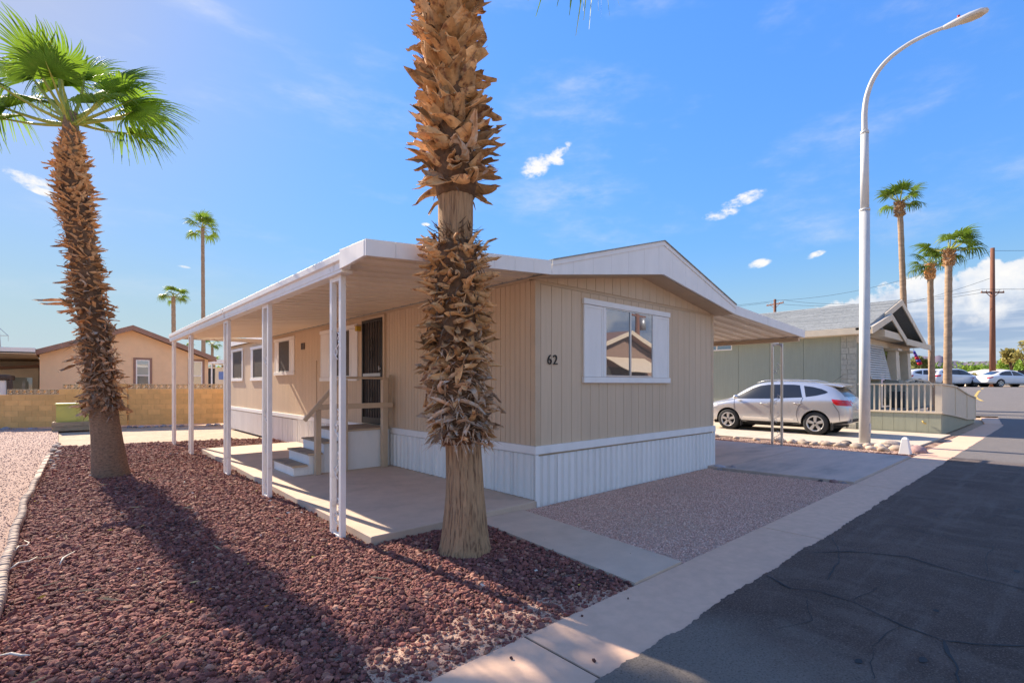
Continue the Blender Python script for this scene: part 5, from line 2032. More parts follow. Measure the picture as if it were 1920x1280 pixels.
def porch_ramp():
    A = thing('porch_ramp', 'beige panelled ramp with slatted railing rising to the porch of the green house', 'ramp', (24, 3.5, 0))
    X0, Y0, Y1 = 20.38, 2.69, 4.9
    M_RAIL = mat('ramp_paint', (.74, .62, .45), .65, .05, 5, .1, 20, .003)
    M_BASE = mat('ramp_base', (.36, .37, .27), .75, .06, 4, .15, 20, .003, stretch=(4, 4, .5), objvar=.03)
    # base boards facing the driveway
    y = Y0
    while y < Y1 - .02:
        MB().box(X0, X0 + .03, y, min(y + .295, Y1), .02, .655).build('base_board', M_BASE, A)
        y += .30
    MB().box(X0 + .03, X0 + .12, Y0 + .03, Y1, .02, .65).build('frame', M_BASE, A)
    MB().box(X0 - .03, X0 + .06, Y0 - .04, Y1, .656, .715).build('bottom_rail', M_RAIL, A, bevel=.005)
    MB().box(X0 - .05, X0 + .09, Y0 - .06, Y1, 1.56, 1.61).build('top_rail', M_RAIL, A, bevel=.005)
    me = MB().box(-.02, .02, -.022, .022, .716, 1.559).mesh('baluster', M_RAIL)
    y = Y0 + .25
    while y < Y1 - .05:
        piece('baluster', me, A, (X0 + .015, y, 0))
        y += .148
    MB().box(X0 - .025, X0 + .055, Y0 - .03, Y0 + .14, .716, 1.558).build('corner_post', M_RAIL, A, bevel=.004)
    # street side: solid panels stepping down with the ramp
    xs = [X0, 23.1, 26.0, 28.5]
    zb = [.70, .50, .26, .16]
    zt = [1.58, 1.50, 1.20, 1.02]
    for i in range(3):
        a, b = xs[i] + (.06 if i == 0 else .0), xs[i + 1]
        MB().extrude([(a, Y0 - .02, zb[i]), (b - .06, Y0 - .02, zb[i + 1]), (b - .06, Y0 - .02, zt[i + 1] - .02), (a, Y0 - .02, zt[i] - .02)], (0, .03, 0)).build('side_panel', M_RAIL, A)
        MB().box(b - .06, b + .03, Y0 - .045, Y0 + .03, zb[i + 1] - .02, zt[i + 1] - .01).build('panel_post', M_RAIL, A, bevel=.004)
        MB().bar((a - (.08 if i == 0 else 0), Y0 - .01, zt[i]), (b + .02, Y0 - .01, zt[i + 1]), .11, .045).build('cap_rail', M_RAIL, A, bevel=.004)
        MB().bar((a - (.08 if i == 0 else 0), Y0 - .035, zb[i] - .02), (b + .02, Y0 - .035, zb[i + 1] - .02), .03, .05).build('skirt_rail', M_RAIL, A, bevel=.004)
        n = 9
        for k in range(n):
            t0, t1 = k / n, (k + 1) / n
            p, q = a + (b - a) * t0, a + (b - a) * t1 - .006
            za, zc = zb[i] + (zb[i + 1] - zb[i]) * t0 - .04, zb[i] + (zb[i + 1] - zb[i]) * t1 - .04
            if min(za, zc) < .06:
                continue
            MB().extrude([(p, Y0, -.02), (q, Y0, -.02), (q, Y0, zc), (p, Y0, za)], (0, .025, 0)).build('base_board', M_BASE, A)
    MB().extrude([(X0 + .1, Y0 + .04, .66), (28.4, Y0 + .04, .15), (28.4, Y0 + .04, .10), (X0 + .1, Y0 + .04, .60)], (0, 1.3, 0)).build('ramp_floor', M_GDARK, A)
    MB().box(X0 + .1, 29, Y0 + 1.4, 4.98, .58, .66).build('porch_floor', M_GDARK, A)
    # inner railing between ramp and porch
    for p, q in (((23.6, 1.66), (25.0, 1.78)), ((25.0, 1.78), (28.2, 1.70)), ((28.2, 1.70), (29.2, 1.45))):
        MB().bar((p[0], 4.15, p[1]), (q[0], 4.15, q[1]), .09, .06).build('inner_rail', M_RAIL, A, bevel=.004)
    x = 23.7
    me = MB().box(-.02, .02, -.02, .02, .66, 1.66).mesh('inner_baluster', M_GTRIM)
    while x < 29:
        piece('inner_baluster', me, A, (x, 4.15, 0))
        x += .16
    # small yellow hook on the base
    MB().tube([(X0 - .05, Y0 + .45, .42), (X0 - .06, Y0 + .42, .36), (X0 - .03, Y0 + .36, .33)], .022, 6).build('hose_end', M_YELLOWPAINT, A)


porch_ramp()

# things on the porch
M_WICKER = mat('brown_wicker', (.13, .08, .055), .8, .3, 30)
ch = thing('porch_chair', 'brown high backed chair on the porch of the green house', 'chair', (28.2, 5.25, .66))
MB().box(27.75, 28.6, 5.0, 5.6, 1.06, 1.16).build('seat', M_WICKER, ch, bevel=.02)
MB().hexa([(27.8, 5.5, 1.16), (28.55, 5.5, 1.16), (28.55, 5.6, 1.16), (27.8, 5.6, 1.16), (27.85, 5.62, 2.35), (28.5, 5.62, 2.35), (28.5, 5.7, 2.35), (27.85, 5.7, 2.35)]).build('backrest', M_WICKER, ch, bevel=.03)
for x in (27.8, 28.55):
    for y in (5.05, 5.55):
        MB().box(x - .03, x + .03, y - .03, y + .03, .66, 1.06).build('leg', M_WICKER, ch)
M_PLANTER = mat('dark_planter', (.10, .10, .10), .7, .2, 20)
tag(MB().extrude([(24.3, 4.35, .67), (24.75, 4.35, .67), (24.82, 4.35, 1.3), (24.23, 4.35, 1.3)], (0, .4, 0)).build('planter', M_PLANTER, bevel=.02), 'dark planter box on the porch between shade and column', 'planter')
fb = at(1719, 24.5)
ws = thing('wind_sock', 'red and blue wind sock hanging from the right corner of the green porch', 'wind sock', (fb.x, fb.y, 2.5))
M_WS = [mat('sock_' + n, c, .7, .1, 20) for n, c in (('blue', (.06, .06, .40)), ('red', (.60, .02, .05)), ('violet', (.22, .08, .38)), ('orange', (.65, .16, .03)))]
for i in range(5):
    a, b_ = 3.20 - i * .13, 3.20 - (i + 1) * .13
    o = RV * (.07 * i) + FV * .01 * i
    o2 = RV * (.07 * (i + 1)) + FV * .01 * (i + 1)
    MB().tube([(fb.x + o.x - .15 * RV.x, fb.y + o.y - .15 * RV.y, a), (fb.x + o2.x - .15 * RV.x, fb.y + o2.y - .15 * RV.y, b_ + .005)], [.05 + .01 * i, .06 + .01 * i], 10).build('sock_ring', M_WS[(0, 2, 1, 0, 1)[i]], ws)
MB().tube([(fb.x - .15 * RV.x, fb.y - .15 * RV.y, 3.20), (fb.x - .15 * RV.x, fb.y - .15 * RV.y, 3.36)], .008, 5).build('cord', M_BLACK, ws)

# address marker by the kerb, rocks between the driveways
mk = MB()
mk.hexa([(14.16, 2.40, -.02), (14.40, 2.40, -.02), (14.40, 2.62, -.02), (14.16, 2.62, -.02), (14.215, 2.455, .34), (14.345, 2.455, .34), (14.345, 2.565, .34), (14.215, 2.565, .34)])
mk.hexa([(14.215, 2.455, .34), (14.345, 2.455, .34), (14.345, 2.565, .34), (14.215, 2.565, .34), (14.25, 2.48, .37), (14.31, 2.48, .37), (14.31, 2.54, .37), (14.25, 2.54, .37)])
tag(mk.build('utility_marker', M_WHITE, bevel=.008), 'small white tapered marker post standing among the rocks by the kerb', 'marker')
G1 = 'rounded rocks in the row between the driveways'
row = [(14.62, 5.35, .15, 't'), (14.6, 5.02, .12, 't'), (14.6, 4.72, .11, 't'), (14.58, 4.46, .10, 't'), (14.6, 4.18, .13, 't'), (14.55, 3.88, .12, 't'), (14.55, 3.52, .13, 't'), (14.5, 3.22, .11, 't'), (14.5, 2.95, .12, 't')]
row2 = [(15.2, 4.95, .10), (15.0, 4.4, .1), (15.1, 3.9, .11), (15.2, 3.45, .1), (15.05, 3.15, .12), (15.3, 3.05, .1), (15.1, 2.85, .12), (14.85, 2.75, .13), (14.7, 2.55, .13), (15.55, 2.75, .1), (15.3, 2.6, .13), (14.98, 2.42, .12), (15.7, 2.5, .1)]
for x, y, r, k in row:
    rock(x + rnd.uniform(-.05, .05), y, r, k, 'rounded tan rock in the row between the two driveways', G1, -.02)
for x, y, r in row2:
    rock(x, y, r * rnd.uniform(.8, 1.05), 't', 'rounded tan rock in the row between the two driveways', G1, -.02)
for y in (5.9, 6.5, 7.1, 7.6, 8.2):
    rock(14.55 + rnd.uniform(-.1, .1), y, rnd.uniform(.07, .11), 't', 'rounded tan rock in the row between the two driveways', G1, -.02)
rock(15.35, 3.95, .11, 'd', 'dark lava rock in the tan rock row, left of the lamp', None, -.02)
rock(15.62, 3.02, .19, 't', 'largest pale rock at the foot of the street lamp', None, -.03)
rock(14.72, 2.36, .17, 'p', 'purplish pink rock right beside the white marker', None, -.03)
rock(9.16, 4.38, .10, 'b', 'larger grey rock at the right corner of the mobile home', None, -.03)
rock(9.30, 4.22, .075, 'b', 'smaller pale rock beside the grey one at the home corner', None, -.02)
rock(9.22, 4.16, .05, 't', 'smallest rock of three at the home corner', None, -.02)
rock(9.26, 2.55, .06, 'p', 'pink rock at the street end of the gravel bed', None, -.02)
rock(9.33, 2.42, .05, 'b', 'small grey rock at the street end of the gravel bed', None, -.02)
rock(9.18, 2.72, .035, 'd', 'small dark lump at the street end of the gravel bed', None, -.01)
# ------------------------------------------------------------------ block wall at the back of the lot
M_BLOCK = mat('tan_block', (.82, .46, .17), .92, .10, 5, .5, 50, .006, col2=(.64, .38, .16), scale2=1.2, lo=.5, hi=.8, amt2=.5, objvar=.09)
M_MORTAR = mat('mortar', (.66, .40, .17), .95, .1, 20)
M_DECO = mat('deco_block', (.68, .50, .30), .92, .12, 8, .4, 50, .006, objvar=.08)


def block_wall():
    a, b = Vector((-4.2, 26.85, 0)), Vector((5.4, 22.75, 0))
    d = (b - a).normalized()
    n = Vector((d.y, -d.x, 0))              # faces the lot
    ang = math.atan2(d.y, d.x)
    W = thing('block_wall', 'low tan concrete block wall with a pierced top course in front of the peach house', 'wall', tuple(a))
    L = (b - a).length
    P = lambda u, o, z: tuple(a + d * u + n * o + Vector((0, 0, z)))
    bl, bh = .40, .20
    step_u = 4.55                          # the wall steps up behind the palm
    MB().mbox(P, 0, L, .07, -.07, 0, 1.19).build('mortar_core', M_MORTAR, W)
    MB().mbox(P, step_u, L, .07, -.07, 1.19, 1.39).build('mortar_core', M_MORTAR, W)
    full = MB().box(-bl / 2 + .004, bl / 2 - .004, -.078, .078, .004, bh - .004).mesh('block', M_BLOCK)
    half = MB().box(-bl / 4 + .006, bl / 4 - .006, -.085, .085, .006, bh - .005).mesh('block', M_BLOCK)
    piers = (2.35, 6.33)
    for c in range(7):
        u = 0 if c % 2 == 0 else -bl / 2
        while u < L:
            m = u + bl / 2
            top = 7 if m > step_u else 6
            if c < top and not any(abs(m - p) < .10 for p in piers):
                piece('block', full, W, P(m, rnd.uniform(-.002, .003), c * bh), (0, 0, ang))
            u += bl
    for p in piers:
        for c in range(7 if p < step_u else 8):
            h = bh
            MB().mbox(P, p - .2, p + .2, .12, -.12, c * bh + .005, c * bh + h - .004).build('pier_block', M_BLOCK, W)
        MB().mbox(P, p + .203, p + .225, .075, -.07, 0, 1.38).build('joint_strip', M_CURTAIN, W)
    # pierced blocks along the top
    def deco():
        mb = MB()
        s = .2
        e = .022
        w = .075
        mb.box(-s, s, -w, w, .004, e).box(-s, s, -w, w, 2 * .095 - e, .19)
        mb.box(-s + .004, -s + e, -w, w, e, .19 - e).box(s - e, s - .004, -w, w, e, .19 - e)
        mb.box(-e / 2, e / 2, -w, w, e, .19 - e)
        for x0, x1 in ((-s + e, -e / 2), (e / 2, s - e)):
            xm, zm = (x0 + x1) / 2, .095
            for p, q in (((x0, zm), (xm, .19 - e)), ((xm, .19 - e), (x1, zm)), ((x1, zm), (xm, e)), ((xm, e), (x0, zm))):
                mb.bar((p[0], 0, p[1]), (q[0], 0, q[1]), .02, 2 * w * .9, (0, 1, 0))
        return mb.mesh('pierced_block', M_DECO)
    dm = deco()
    u = .02
    while u + bl < L:
        m = u + bl / 2
        z = 1.4 if m > step_u else 1.2
        if not any(abs(m - p) < .38 for p in piers):
            piece('pierced_block', dm, W, P(m, 0, z), (0, 0, ang))
        u += bl + .008
    # rounded stones along its foot
    for i in range(46):
        u = rnd.uniform(.3, L - .4)
        r = rnd.uniform(.06, .15) if u < 3.6 else rnd.uniform(.05, .10)
        q = Vector(P(u, .25 + rnd.uniform(0, .3), 0))
        rock(q.x, q.y, r, 'b', 'grey river rock at the foot of the tan block wall', 'rocks along the foot of the block wall', -.08)
    return W


block_wall()

# green utility cabinet on its timber planter box
M_CAB = mat('cabinet_green', (.50, .48, .12), .5, .08, 3, col2=(.40, .41, .13), scale2=2, lo=.5, hi=.7)
M_TIMBER = mat('grey_timber', (.36, .28, .19), .85, .2, 3, .4, 20, .006, stretch=(2, 2, 9), objvar=.1)
ca = at(97, 16.9)
cb = at(178, 17.6)
dd = (cb - ca).normalized()
nn = Vector((dd.y, -dd.x, 0))
PB = lambda u, o, z: tuple(ca + dd * u + nn * o + Vector((0, 0, z)))
pb = thing('timber_planter', 'low timber plank base under the green utility cabinet', 'planter', tuple(ca))
Lb = (cb - ca).length
for k in range(2):
    z0 = -.02 + k * .155
    MB().mbox(PB, 0, Lb, .04, 0, z0, z0 + .148).build('plank', M_TIMBER, pb, bevel=.004)
    MB().mbox(PB, 0, .045, -.003, -.75, z0, z0 + .148).build('plank', M_TIMBER, pb, bevel=.004)
    MB().mbox(PB, Lb - .045, Lb, -.003, -.75, z0, z0 + .148).build('plank', M_TIMBER, pb, bevel=.004)
MB().mbox(PB, .05, Lb - .05, -.005, -.75, 0, .26).build('soil', M_DIRT, pb)
cab = thing('utility_cabinet', 'green metal utility cabinet on a timber base beside the left palm', 'cabinet', PB(.2, -.3, .27))
MB().mbox(PB, .10, Lb - .10, -.10, -.68, .265, .86).build('cabinet_body', M_CAB, cab, bevel=.01)
MB().mbox(PB, .07, Lb - .07, -.07, -.70, .862, .92).build('lid', M_CAB, cab, bevel=.01)
MB().mbox(PB, .14, .62, -.088, -.099, .31, .83).build('door', M_CAB, cab, bevel=.004)
MB().mbox(PB, .66, Lb - .14, -.088, -.099, .31, .83).build('door', M_CAB, cab, bevel=.004)

# ------------------------------------------------------------------ peach house behind the wall
M_PEACH = mat('peach_stucco', (.88, .60, .36), .8, .05, 3, .2, 40, .004, col2=(.80, .55, .34), scale2=.8, lo=.5, hi=.8, amt2=.5)
M_PBROWN = mat('brown_trim', (.33, .19, .135), .7, .08, 6)
M_PALEGLASS = glass_mat('curtained_glass', (.42, .46, .40), .10)
M_AWN = mat('cream_awning', (.88, .75, .56), .7, .05, 4)


def peach_house():
    H = thing('peach_house', 'peach gabled house with brown trimmed windows behind the block wall', 'house', (2.4, 30, 0))
    y = 30.0
    x0, x1, xc = -.85, 5.55, 2.38
    gl = [(x0, 2.88), (xc, 4.16), (x1, 2.84)]
    MB().extrude([(x0, y, 0), (x1, y, 0), (x1, y, 2.84), (xc, y, 4.16), (x0, y, 2.88)], (0, 12, 0)).build('wall', M_PEACH, H)
    # plywood joints are raised battens and a horizontal band
    for x in (-.10, 1.15, 2.38, 3.6, 4.9):
        MB().box(x - .012, x + .012, y - .006, y + .01, 0, interp(gl, x) - .2).build('batten', M_PEACH, H)
    MB().box(1.0, 3.9, y - .007, y + .01, 2.93, 2.955).build('batten', M_PEACH, H)
    for (a, za), (b, zb) in (((x0 - .12, 2.83), (xc, 4.14)), ((xc, 4.14), (x1 + .3, 2.74))):
        MB().extrude([(a, y - .42, za - .0), (b, y - .42, zb), (b, y - .42, zb + .24), (a, y - .42, za + .24)], (0, .05, 0)).build('rake_board', M_PBROWN, H, bevel=.006)
        MB().extrude([(a, y - .37, za + .05), (b, y - .37, zb + .05), (b, y - .37, zb + .22), (a, y - .37, za + .22)], (0, 12.6, 0)).build('roof', M_PBROWN, H)
    MB().tube([(.25, y + 1.2, 3.2), (.25, y + 1.2, 3.62)], .05, 8).build('vent_pipe', M_PBROWN, H)
    for a, b in ((2.42, 3.16), (4.66, 5.38)):
        w = MB()
        w.box(a, a + .10, y - .03, y, 1.0, 2.86).box(b - .10, b, y - .03, y, 1.0, 2.86).box(a + .10, b - .10, y - .03, y, 2.76, 2.86)
        w = w.build('window', M_PBROWN, H, bevel=.004)
        f = MB()
        f.box(a + .10, a + .15, y - .02, y, 1.0, 2.76).box(b - .15, b - .10, y - .02, y, 1.0, 2.76).box(a + .15, b - .15, y - .02, y, 2.71, 2.76).box(a + .15, b - .15, y - .025, y, 1.98, 2.03)
        f.build('sash', M_WHITE, w)
        MB().box(a + .15, b - .15, y - .012, y, 2.03, 2.71).build('pane', M_PALEGLASS, w)
        MB().box(a + .15, b - .15, y - .012, y, 1.0, 1.98).build('pane', glass_mat('lower_glass', (.16, .19, .17), .15), w)
    return H


peach_house()


def left_carport():
    H = thing('carport_roof', 'long cream carport roof joining the left side of the peach house', 'carport', (-4, 30, 0))
    MB().extrude([(-8.5, 29.0, 2.86), (-.95, 29.0, 2.93), (-.95, 29.0, 3.10), (-8.5, 29.0, 3.03)], (0, .05, 0)).build('fascia', M_WHITEMETAL, H)
    MB().extrude([(-8.5, 29.05, 3.0), (-.95, 29.05, 3.07), (-.95, 36, 2.95), (-8.5, 36, 2.90)], (0, 0, .04)).build('roof', M_WHITEMETAL, H)
    MB().extrude([(-8.5, 29.05, 2.80), (-.95, 29.05, 2.86), (-.95, 36, 2.75), (-8.5, 36, 2.70)], (0, 0, .02)).build('ceiling', M_AWN, H)
    MB().box(-8.5, -.9, 36, 36.1, 0, 2.9).build('back_wall', M_AWN, H)
    for x in (-7.5, -4.2):
        MB().box(x - .05, x + .05, 29.1, 29.2, 0, 2.9).build('post', M_WHITEMETAL, H)


left_carport()
SH = thing('tan_shed', 'low tan building with a brown edged roof under the cream carport', 'shed', (-3, 34, 0))
MB().extrude([(-6.2, 33.6, 0), (-.99, 33.6, 0), (-.99, 33.6, 2.38), (-6.2, 33.6, 1.95)], (0, 2.2, 0)).build('wall', M_AWN, SH)
MB().extrude([(-6.3, 33.3, 1.94), (-.98, 33.3, 2.40), (-.98, 33.3, 2.52), (-6.3, 33.3, 2.06)], (0, 2.6, 0)).build('roof', M_PBROWN, SH)
MB().box(-2.9, -1.2, 33.56, 33.6, 1.2, 1.9).build('window', M_PALEGLASS, SH)
TR = thing('white_trailer', 'white trailer with dark brown roof rim behind the block wall', 'trailer', (-3.2, 28, 0))
MB().box(-6.8, -1.72, 27.8, 30.2, .45, 1.74).build('body', M_WHITE, TR, bevel=.03)
for x in (-5.6, -4.6, -3.6, -2.6):
    MB().box(x - .012, x + .012, 27.785, 27.8, .5, 1.7).build('seam_strip', M_WHITEMETAL, TR)
MB().box(-6.9, -1.62, 27.7, 30.3, 1.742, 1.95).build('roof_rim', M_BROWNDOOR, TR, bevel=.05)
MB().box(-1.71, -1.56, 27.72, 27.9, .45, 1.741).build('corner_post', M_BROWNDOOR, TR, bevel=.02)
for x in (-5.6, -3.0):
    MB().tube([(x, 27.85, .32), (x, 28.05, .32)], .32, 18).build('wheel', M_TYRE, TR)

# low house in the gap beside the awning posts
GB = thing('distant_house', 'distant pale roofed house seen in the gap between peach house and mobile home', 'house', tuple(at(410, 45)))
c = at(408, 45)
PG = lambda u, o, z: tuple(c + RV * u - FV * o + Vector((0, 0, z)))
MB().mbox(PG, -1.0, 4, 0, -4, 0, 3.1).build('wall', M_AWN, GB)
MB().mbox(PG, -1.2, 4.2, .8, -4.2, 3.4, 3.75).build('roof', M_WHITEMETAL, GB)
MB().mbox(PG, -.9, -.25, .03, .001, .9, 3.0).build('door', M_CURTAIN, GB)
for u in (-.95, -.15):
    MB().mbox(PG, u, u + .1, .75, .65, 0, 3.4).build('post', M_WHITEMETAL, GB)
MB().mbox(PG, .45, 1.3, .6, .05, 2.0, 2.7).build('window_awning', mat('blue_awning', (.16, .24, .48), .7), GB)

# ------------------------------------------------------------------ scalloped edging
M_EDGE = mat('edging_stone', (.47, .36, .28), .9, .12, 12, .3, 60, .004, col2=(.36, .27, .22), scale2=3, objvar=.12)


def edging():
    E_ = thing('garden_edging', 'scalloped concrete edging between the red rock bed and the pink gravel', 'edging', (-.38, 8, 0))
    pts = [(-.36, 3.0), (-.37, 5.42), (-.39, 6.5), (-.39, 7.7), (-.40, 9.4), (-.36, 10.4), (-.345, 11.4), (-.325, 12.4), (-.30, 13.4), (-.28, 14.4)]
    me = MB().tube([(0, 0, -.05), (0, 0, .062), (0, 0, .078), (0, 0, .084)], [.036, .036, .031, .018], 10).mesh('edging_post', M_EDGE)
    y = 3.0
    i = 0
    xy = [(b, a) for a, b in pts]
    while y < 11.2:
        x = interp(xy, y) + .010 * math.sin(y * 4)
        o = piece('edging_post', me, E_, (x, y, rnd.uniform(-.006, .004)), (rnd.uniform(-.05, .05), rnd.uniform(-.05, .05), rnd.uniform(0, 6)))
        o.scale = (1.15, 1, 1)
        y += .066
    # older flat pieces further back
    while y < 14.3:
        x = interp(xy, y)
        MB().hexa([(x - .045, y, -.05), (x + .045, y, -.05), (x + .05, y + .52, -.05), (x - .04, y + .52, -.05), (x - .04, y, .07), (x + .04, y, .08), (x + .045, y + .52, .075), (x - .035, y + .52, .06)]).build('edging_slab', M_EDGE, E_, bevel=.012)
        y += .56
    for i in range(13):
        y = 12.6 + i * .42 + rnd.uniform(-.1, .1)
        rock(interp(xy, y) + rnd.uniform(.02, .18), y, rnd.uniform(.03, .07), 't', 'small pale rock along the far end of the bed edging', 'pale rocks along the bed edging', -.01)


edging()


# ------------------------------------------------------------------ litter on the rock bed
def litter():
    cols = [mat('dry_leaf_' + n, c, .8, .2, 30) for n, c in (('orange', (.52, .18, .04)), ('straw', (.55, .42, .22)), ('pale', (.66, .60, .50)), ('yellow', (.58, .40, .05)))]
    for k, m in enumerate(cols):
        mb = MB()
        for _ in range((42, 70, 60, 26)[k]):
            q = scatter(LAVA, 40, visible)[0]
            if math.hypot(*q) > 10 and rnd.random() < .6:
                continue
            a = rnd.uniform(0, 6.28)
            d, n = Vector((math.cos(a), math.sin(a), 0)), Vector((-math.sin(a), math.cos(a), 0))
            l, w = (rnd.uniform(.012, .03), rnd.uniform(.006, .014)) if k != 1 else (rnd.uniform(.04, .13), .0035)
            c = Vector((q[0], q[1], .028 + rnd.uniform(0, .012)))
            h = Vector((0, 0, rnd.uniform(.004, .012)))
            mb.add([c - d * l - n * w * .4 + h, c - n * w, c + d * l + h * .5, c + n * w, c - d * l * .2 + h * 1.6], [(0, 1, 4), (1, 2, 4), (2, 3, 4), (3, 0, 4)])
        mb.build('leaf_litter', m, None, kind='stuff')
    m = cols[2]
    P = lambda px, py: at(px, 936 * 1.58 / (py - 720))
    for lab, pp in (('white forked twig lying on the red rocks left of the palm shadow', [(112, 1066), (118, 1056), (128, 1048), (140, 1043)]),
                    ('pale hooked twig on the red rocks beside the edging', [(28, 1040), (35, 1033), (50, 1030), (55, 1026), (46, 1020)]),
                    ('long straw stem on the red rocks near the edging', [(18, 1075), (35, 1065), (55, 1060), (70, 1053)]),
                    ('straight straw stem lying at the lower left corner of the bed', [(0, 1241), (20, 1240), (40, 1241), (56, 1243)])):
        tag(MB().tube([P(*q) + Vector((0, 0, .04 + .008 * (i % 2))) for i, q in enumerate(pp)], [.005, .008, .007, .004, .003][:len(pp)], 6).build('twig', m), lab, 'twig')
    # a little dry grass at the patio edge
    mb = MB()
    for _ in range(260):
        y = rnd.choice((rnd.uniform(4.7, 6.0), rnd.uniform(7.5, 11)))
        p = Vector((2.22 + rnd.uniform(-.06, .01), y, 0))
        d = Vector((rnd.uniform(-1, .3), rnd.uniform(-.8, .8), rnd.uniform(.2, 1))).normalized()
        l = rnd.uniform(.03, .10)
        s = d.cross(Vector((0, 0, 1))).normalized() * .002
        mb.add([p - s, p + s, p + d * l], [(0, 1, 2)])
    mb.build('dry_grass', cols[1], None, kind='stuff')


litter()

# ------------------------------------------------------------------ far side of the lot: poles, wires, trees, roofs, hills
M_POLEWOOD = mat('pole_wood', (.20, .085, .05), .85, .25, 3, .3, 20, .01, stretch=(6, 6, .5))


def utility_pole(label, px, d, ztop, zarm, arm_half, r, group=None, yaw=None):
    b = at(px, d)
    U = thing('utility_pole', label, 'utility pole', (b.x, b.y, rise(b.x)), group)
    MB().tube([(b.x, b.y, rise(b.x) - .1), (b.x, b.y, ztop)], [r * 1.15, r * .75], 14).build('pole', M_POLEWOOD, U)
    dv = RV if yaw is None else Vector((math.cos(yaw), math.sin(yaw), 0))
    p, q = b - dv * arm_half, b + dv * arm_half
    MB().bar((p.x, p.y, zarm), (q.x, q.y, zarm), .10, .13).build('cross_arm', M_POLEWOOD, U)
    for s in (-.55, .55):
        e = b + dv * arm_half * s
        MB().bar((e.x, e.y, zarm - .05), (b.x, b.y, zarm - .55), .04, .04).build('brace', M_POLEWOOD, U)
    for s in (-.95, -.55, .55, .95):
        e = b + dv * arm_half * s
        MB().tube([(e.x, e.y, zarm + .07), (e.x, e.y, zarm + .22)], [.05, .035], 8).build('insulator', M_STEEL, U)
    return b, dv


p1, d1 = utility_pole('brown utility pole with one cross arm behind the white sedan at the far right', 1861, 46, height(465, 46), height(548, 46), 1.05, .21)
p2, d2 = utility_pole('distant brown utility pole with a tilted arm poking up over the green roof', 1453, 62, height(561, 62), height(570, 62), 1.3, .20, None, AZ + .3)


def wire(a, b, sag, label):
    a, b = Vector(a), Vector(b)
    pts = []
    for i in range(25):
        t = i / 24
        q = a.lerp(b, t)
        q.z -= sag * 4 * t * (1 - t)
        pts.append(q)
    tag(MB().tube(pts, .014, 4).build('power_line', M_BLACK), label, 'power line', 'power lines from the utility poles')


za, zb2 = height(546, 46), height(568, 62)
east = p1 + RV * 34 - FV * 8
for s, nm in ((-.95, 'outer'), (.95, 'inner')):
    wire(p1 + d1 * s + Vector((0, 0, za + .2)), p2 + d2 * s * 1.2 + Vector((0, 0, zb2 + .2)), .9, 'thin %s power line from the right pole arm to the pole over the green roof' % nm)
    wire(p1 + d1 * s + Vector((0, 0, za + .2)), east + d1 * s + Vector((0, 0, za + 1.5)), .8, 'thin %s power line running off to the right from the pole arm' % nm)
wire(p1 + Vector((0, 0, height(470, 46))), p2 + Vector((0, 0, height(563, 62))), 1.0, 'topmost power line from the right pole top across to the pole over the roof')
wire(p1 + Vector((0, 0, height(470, 46))), east + Vector((0, 0, height(450, 46))), .8, 'topmost power line running off to the right from the pole top')
west = p2 - RV * 55 + FV * 10
for s in (-.95, .95):
    wire(p2 + d2 * s * 1.2 + Vector((0, 0, zb2 + .2)), west + d2 * s * 1.2 + Vector((0, 0, zb2 - 1.5)), 1.0, 'thin power line from the roof top pole going behind the mobile home, %s one' % ('left' if s < 0 else 'right'))
wire(p1 + Vector((0, 0, height(520, 46))), p2 + Vector((0, 0, height(590, 62))), 1.3, 'lowest power line hanging between the two utility poles')

# lattice tower at the far left
tb = at(-4, 260)
TW = thing('lattice_tower', 'distant steel lattice tower at the left edge of the sky', 'pylon', (tb.x, tb.y, 0))
zt = height(608, 260)
mb = MB()
for s in (-1, 1):
    mb.bar(tuple(tb + RV * 3 * s), tuple(tb + RV * .4 * s + Vector((0, 0, zt))), .3, .3)
for k in range(6):
    z0, z1 = zt * k / 6, zt * (k + 1) / 6
    w0, w1 = 3 - 2.6 * k / 6, 3 - 2.6 * (k + 1) / 6
    mb.bar(tuple(tb - RV * w0 + Vector((0, 0, z0))), tuple(tb + RV * w1 + Vector((0, 0, z1))), .2, .2)
    mb.bar(tuple(tb + RV * w0 + Vector((0, 0, z0))), tuple(tb - RV * w1 + Vector((0, 0, z1))), .2, .2)
mb.build('frame', M_STEEL, TW)
for py in (629,):
    z = height(py, 260)
    MB().bar(tuple(tb - RV * 5.5 + Vector((0, 0, z))), tuple(tb + RV * 5.5 + Vector((0, 0, z))), .3, .3).bar(tuple(tb + RV * 5.3 + Vector((0, 0, z))), tuple(tb + RV * .8 + Vector((0, 0, z + 4))), .2, .2).bar(tuple(tb + RV * 5.4 + Vector((0, 0, z))), tuple(tb + RV * 5.4 + Vector((0, 0, z - 2.8))), .16, .16).build('cross_arm', M_STEEL, TW)


# trees
def leafmat(name, c, c2):
    return mat(name, c, .65, .3, 1.2, 0, col2=c2, scale2=.9, lo=.42, hi=.62, transl=.25)


M_LEAF = [leafmat('leaf_olive', (.19, .21, .05), (.26, .26, .07)), leafmat('leaf_green', (.11, .20, .035), (.18, .28, .05)), leafmat('leaf_bright', (.19, .32, .035), (.28, .38, .05)), leafmat('leaf_dry', (.32, .28, .07), (.40, .34, .11))]
M_TRUNK = mat('tree_trunk', (.12, .085, .06), .9, .3, 6, .4, 20, .01)


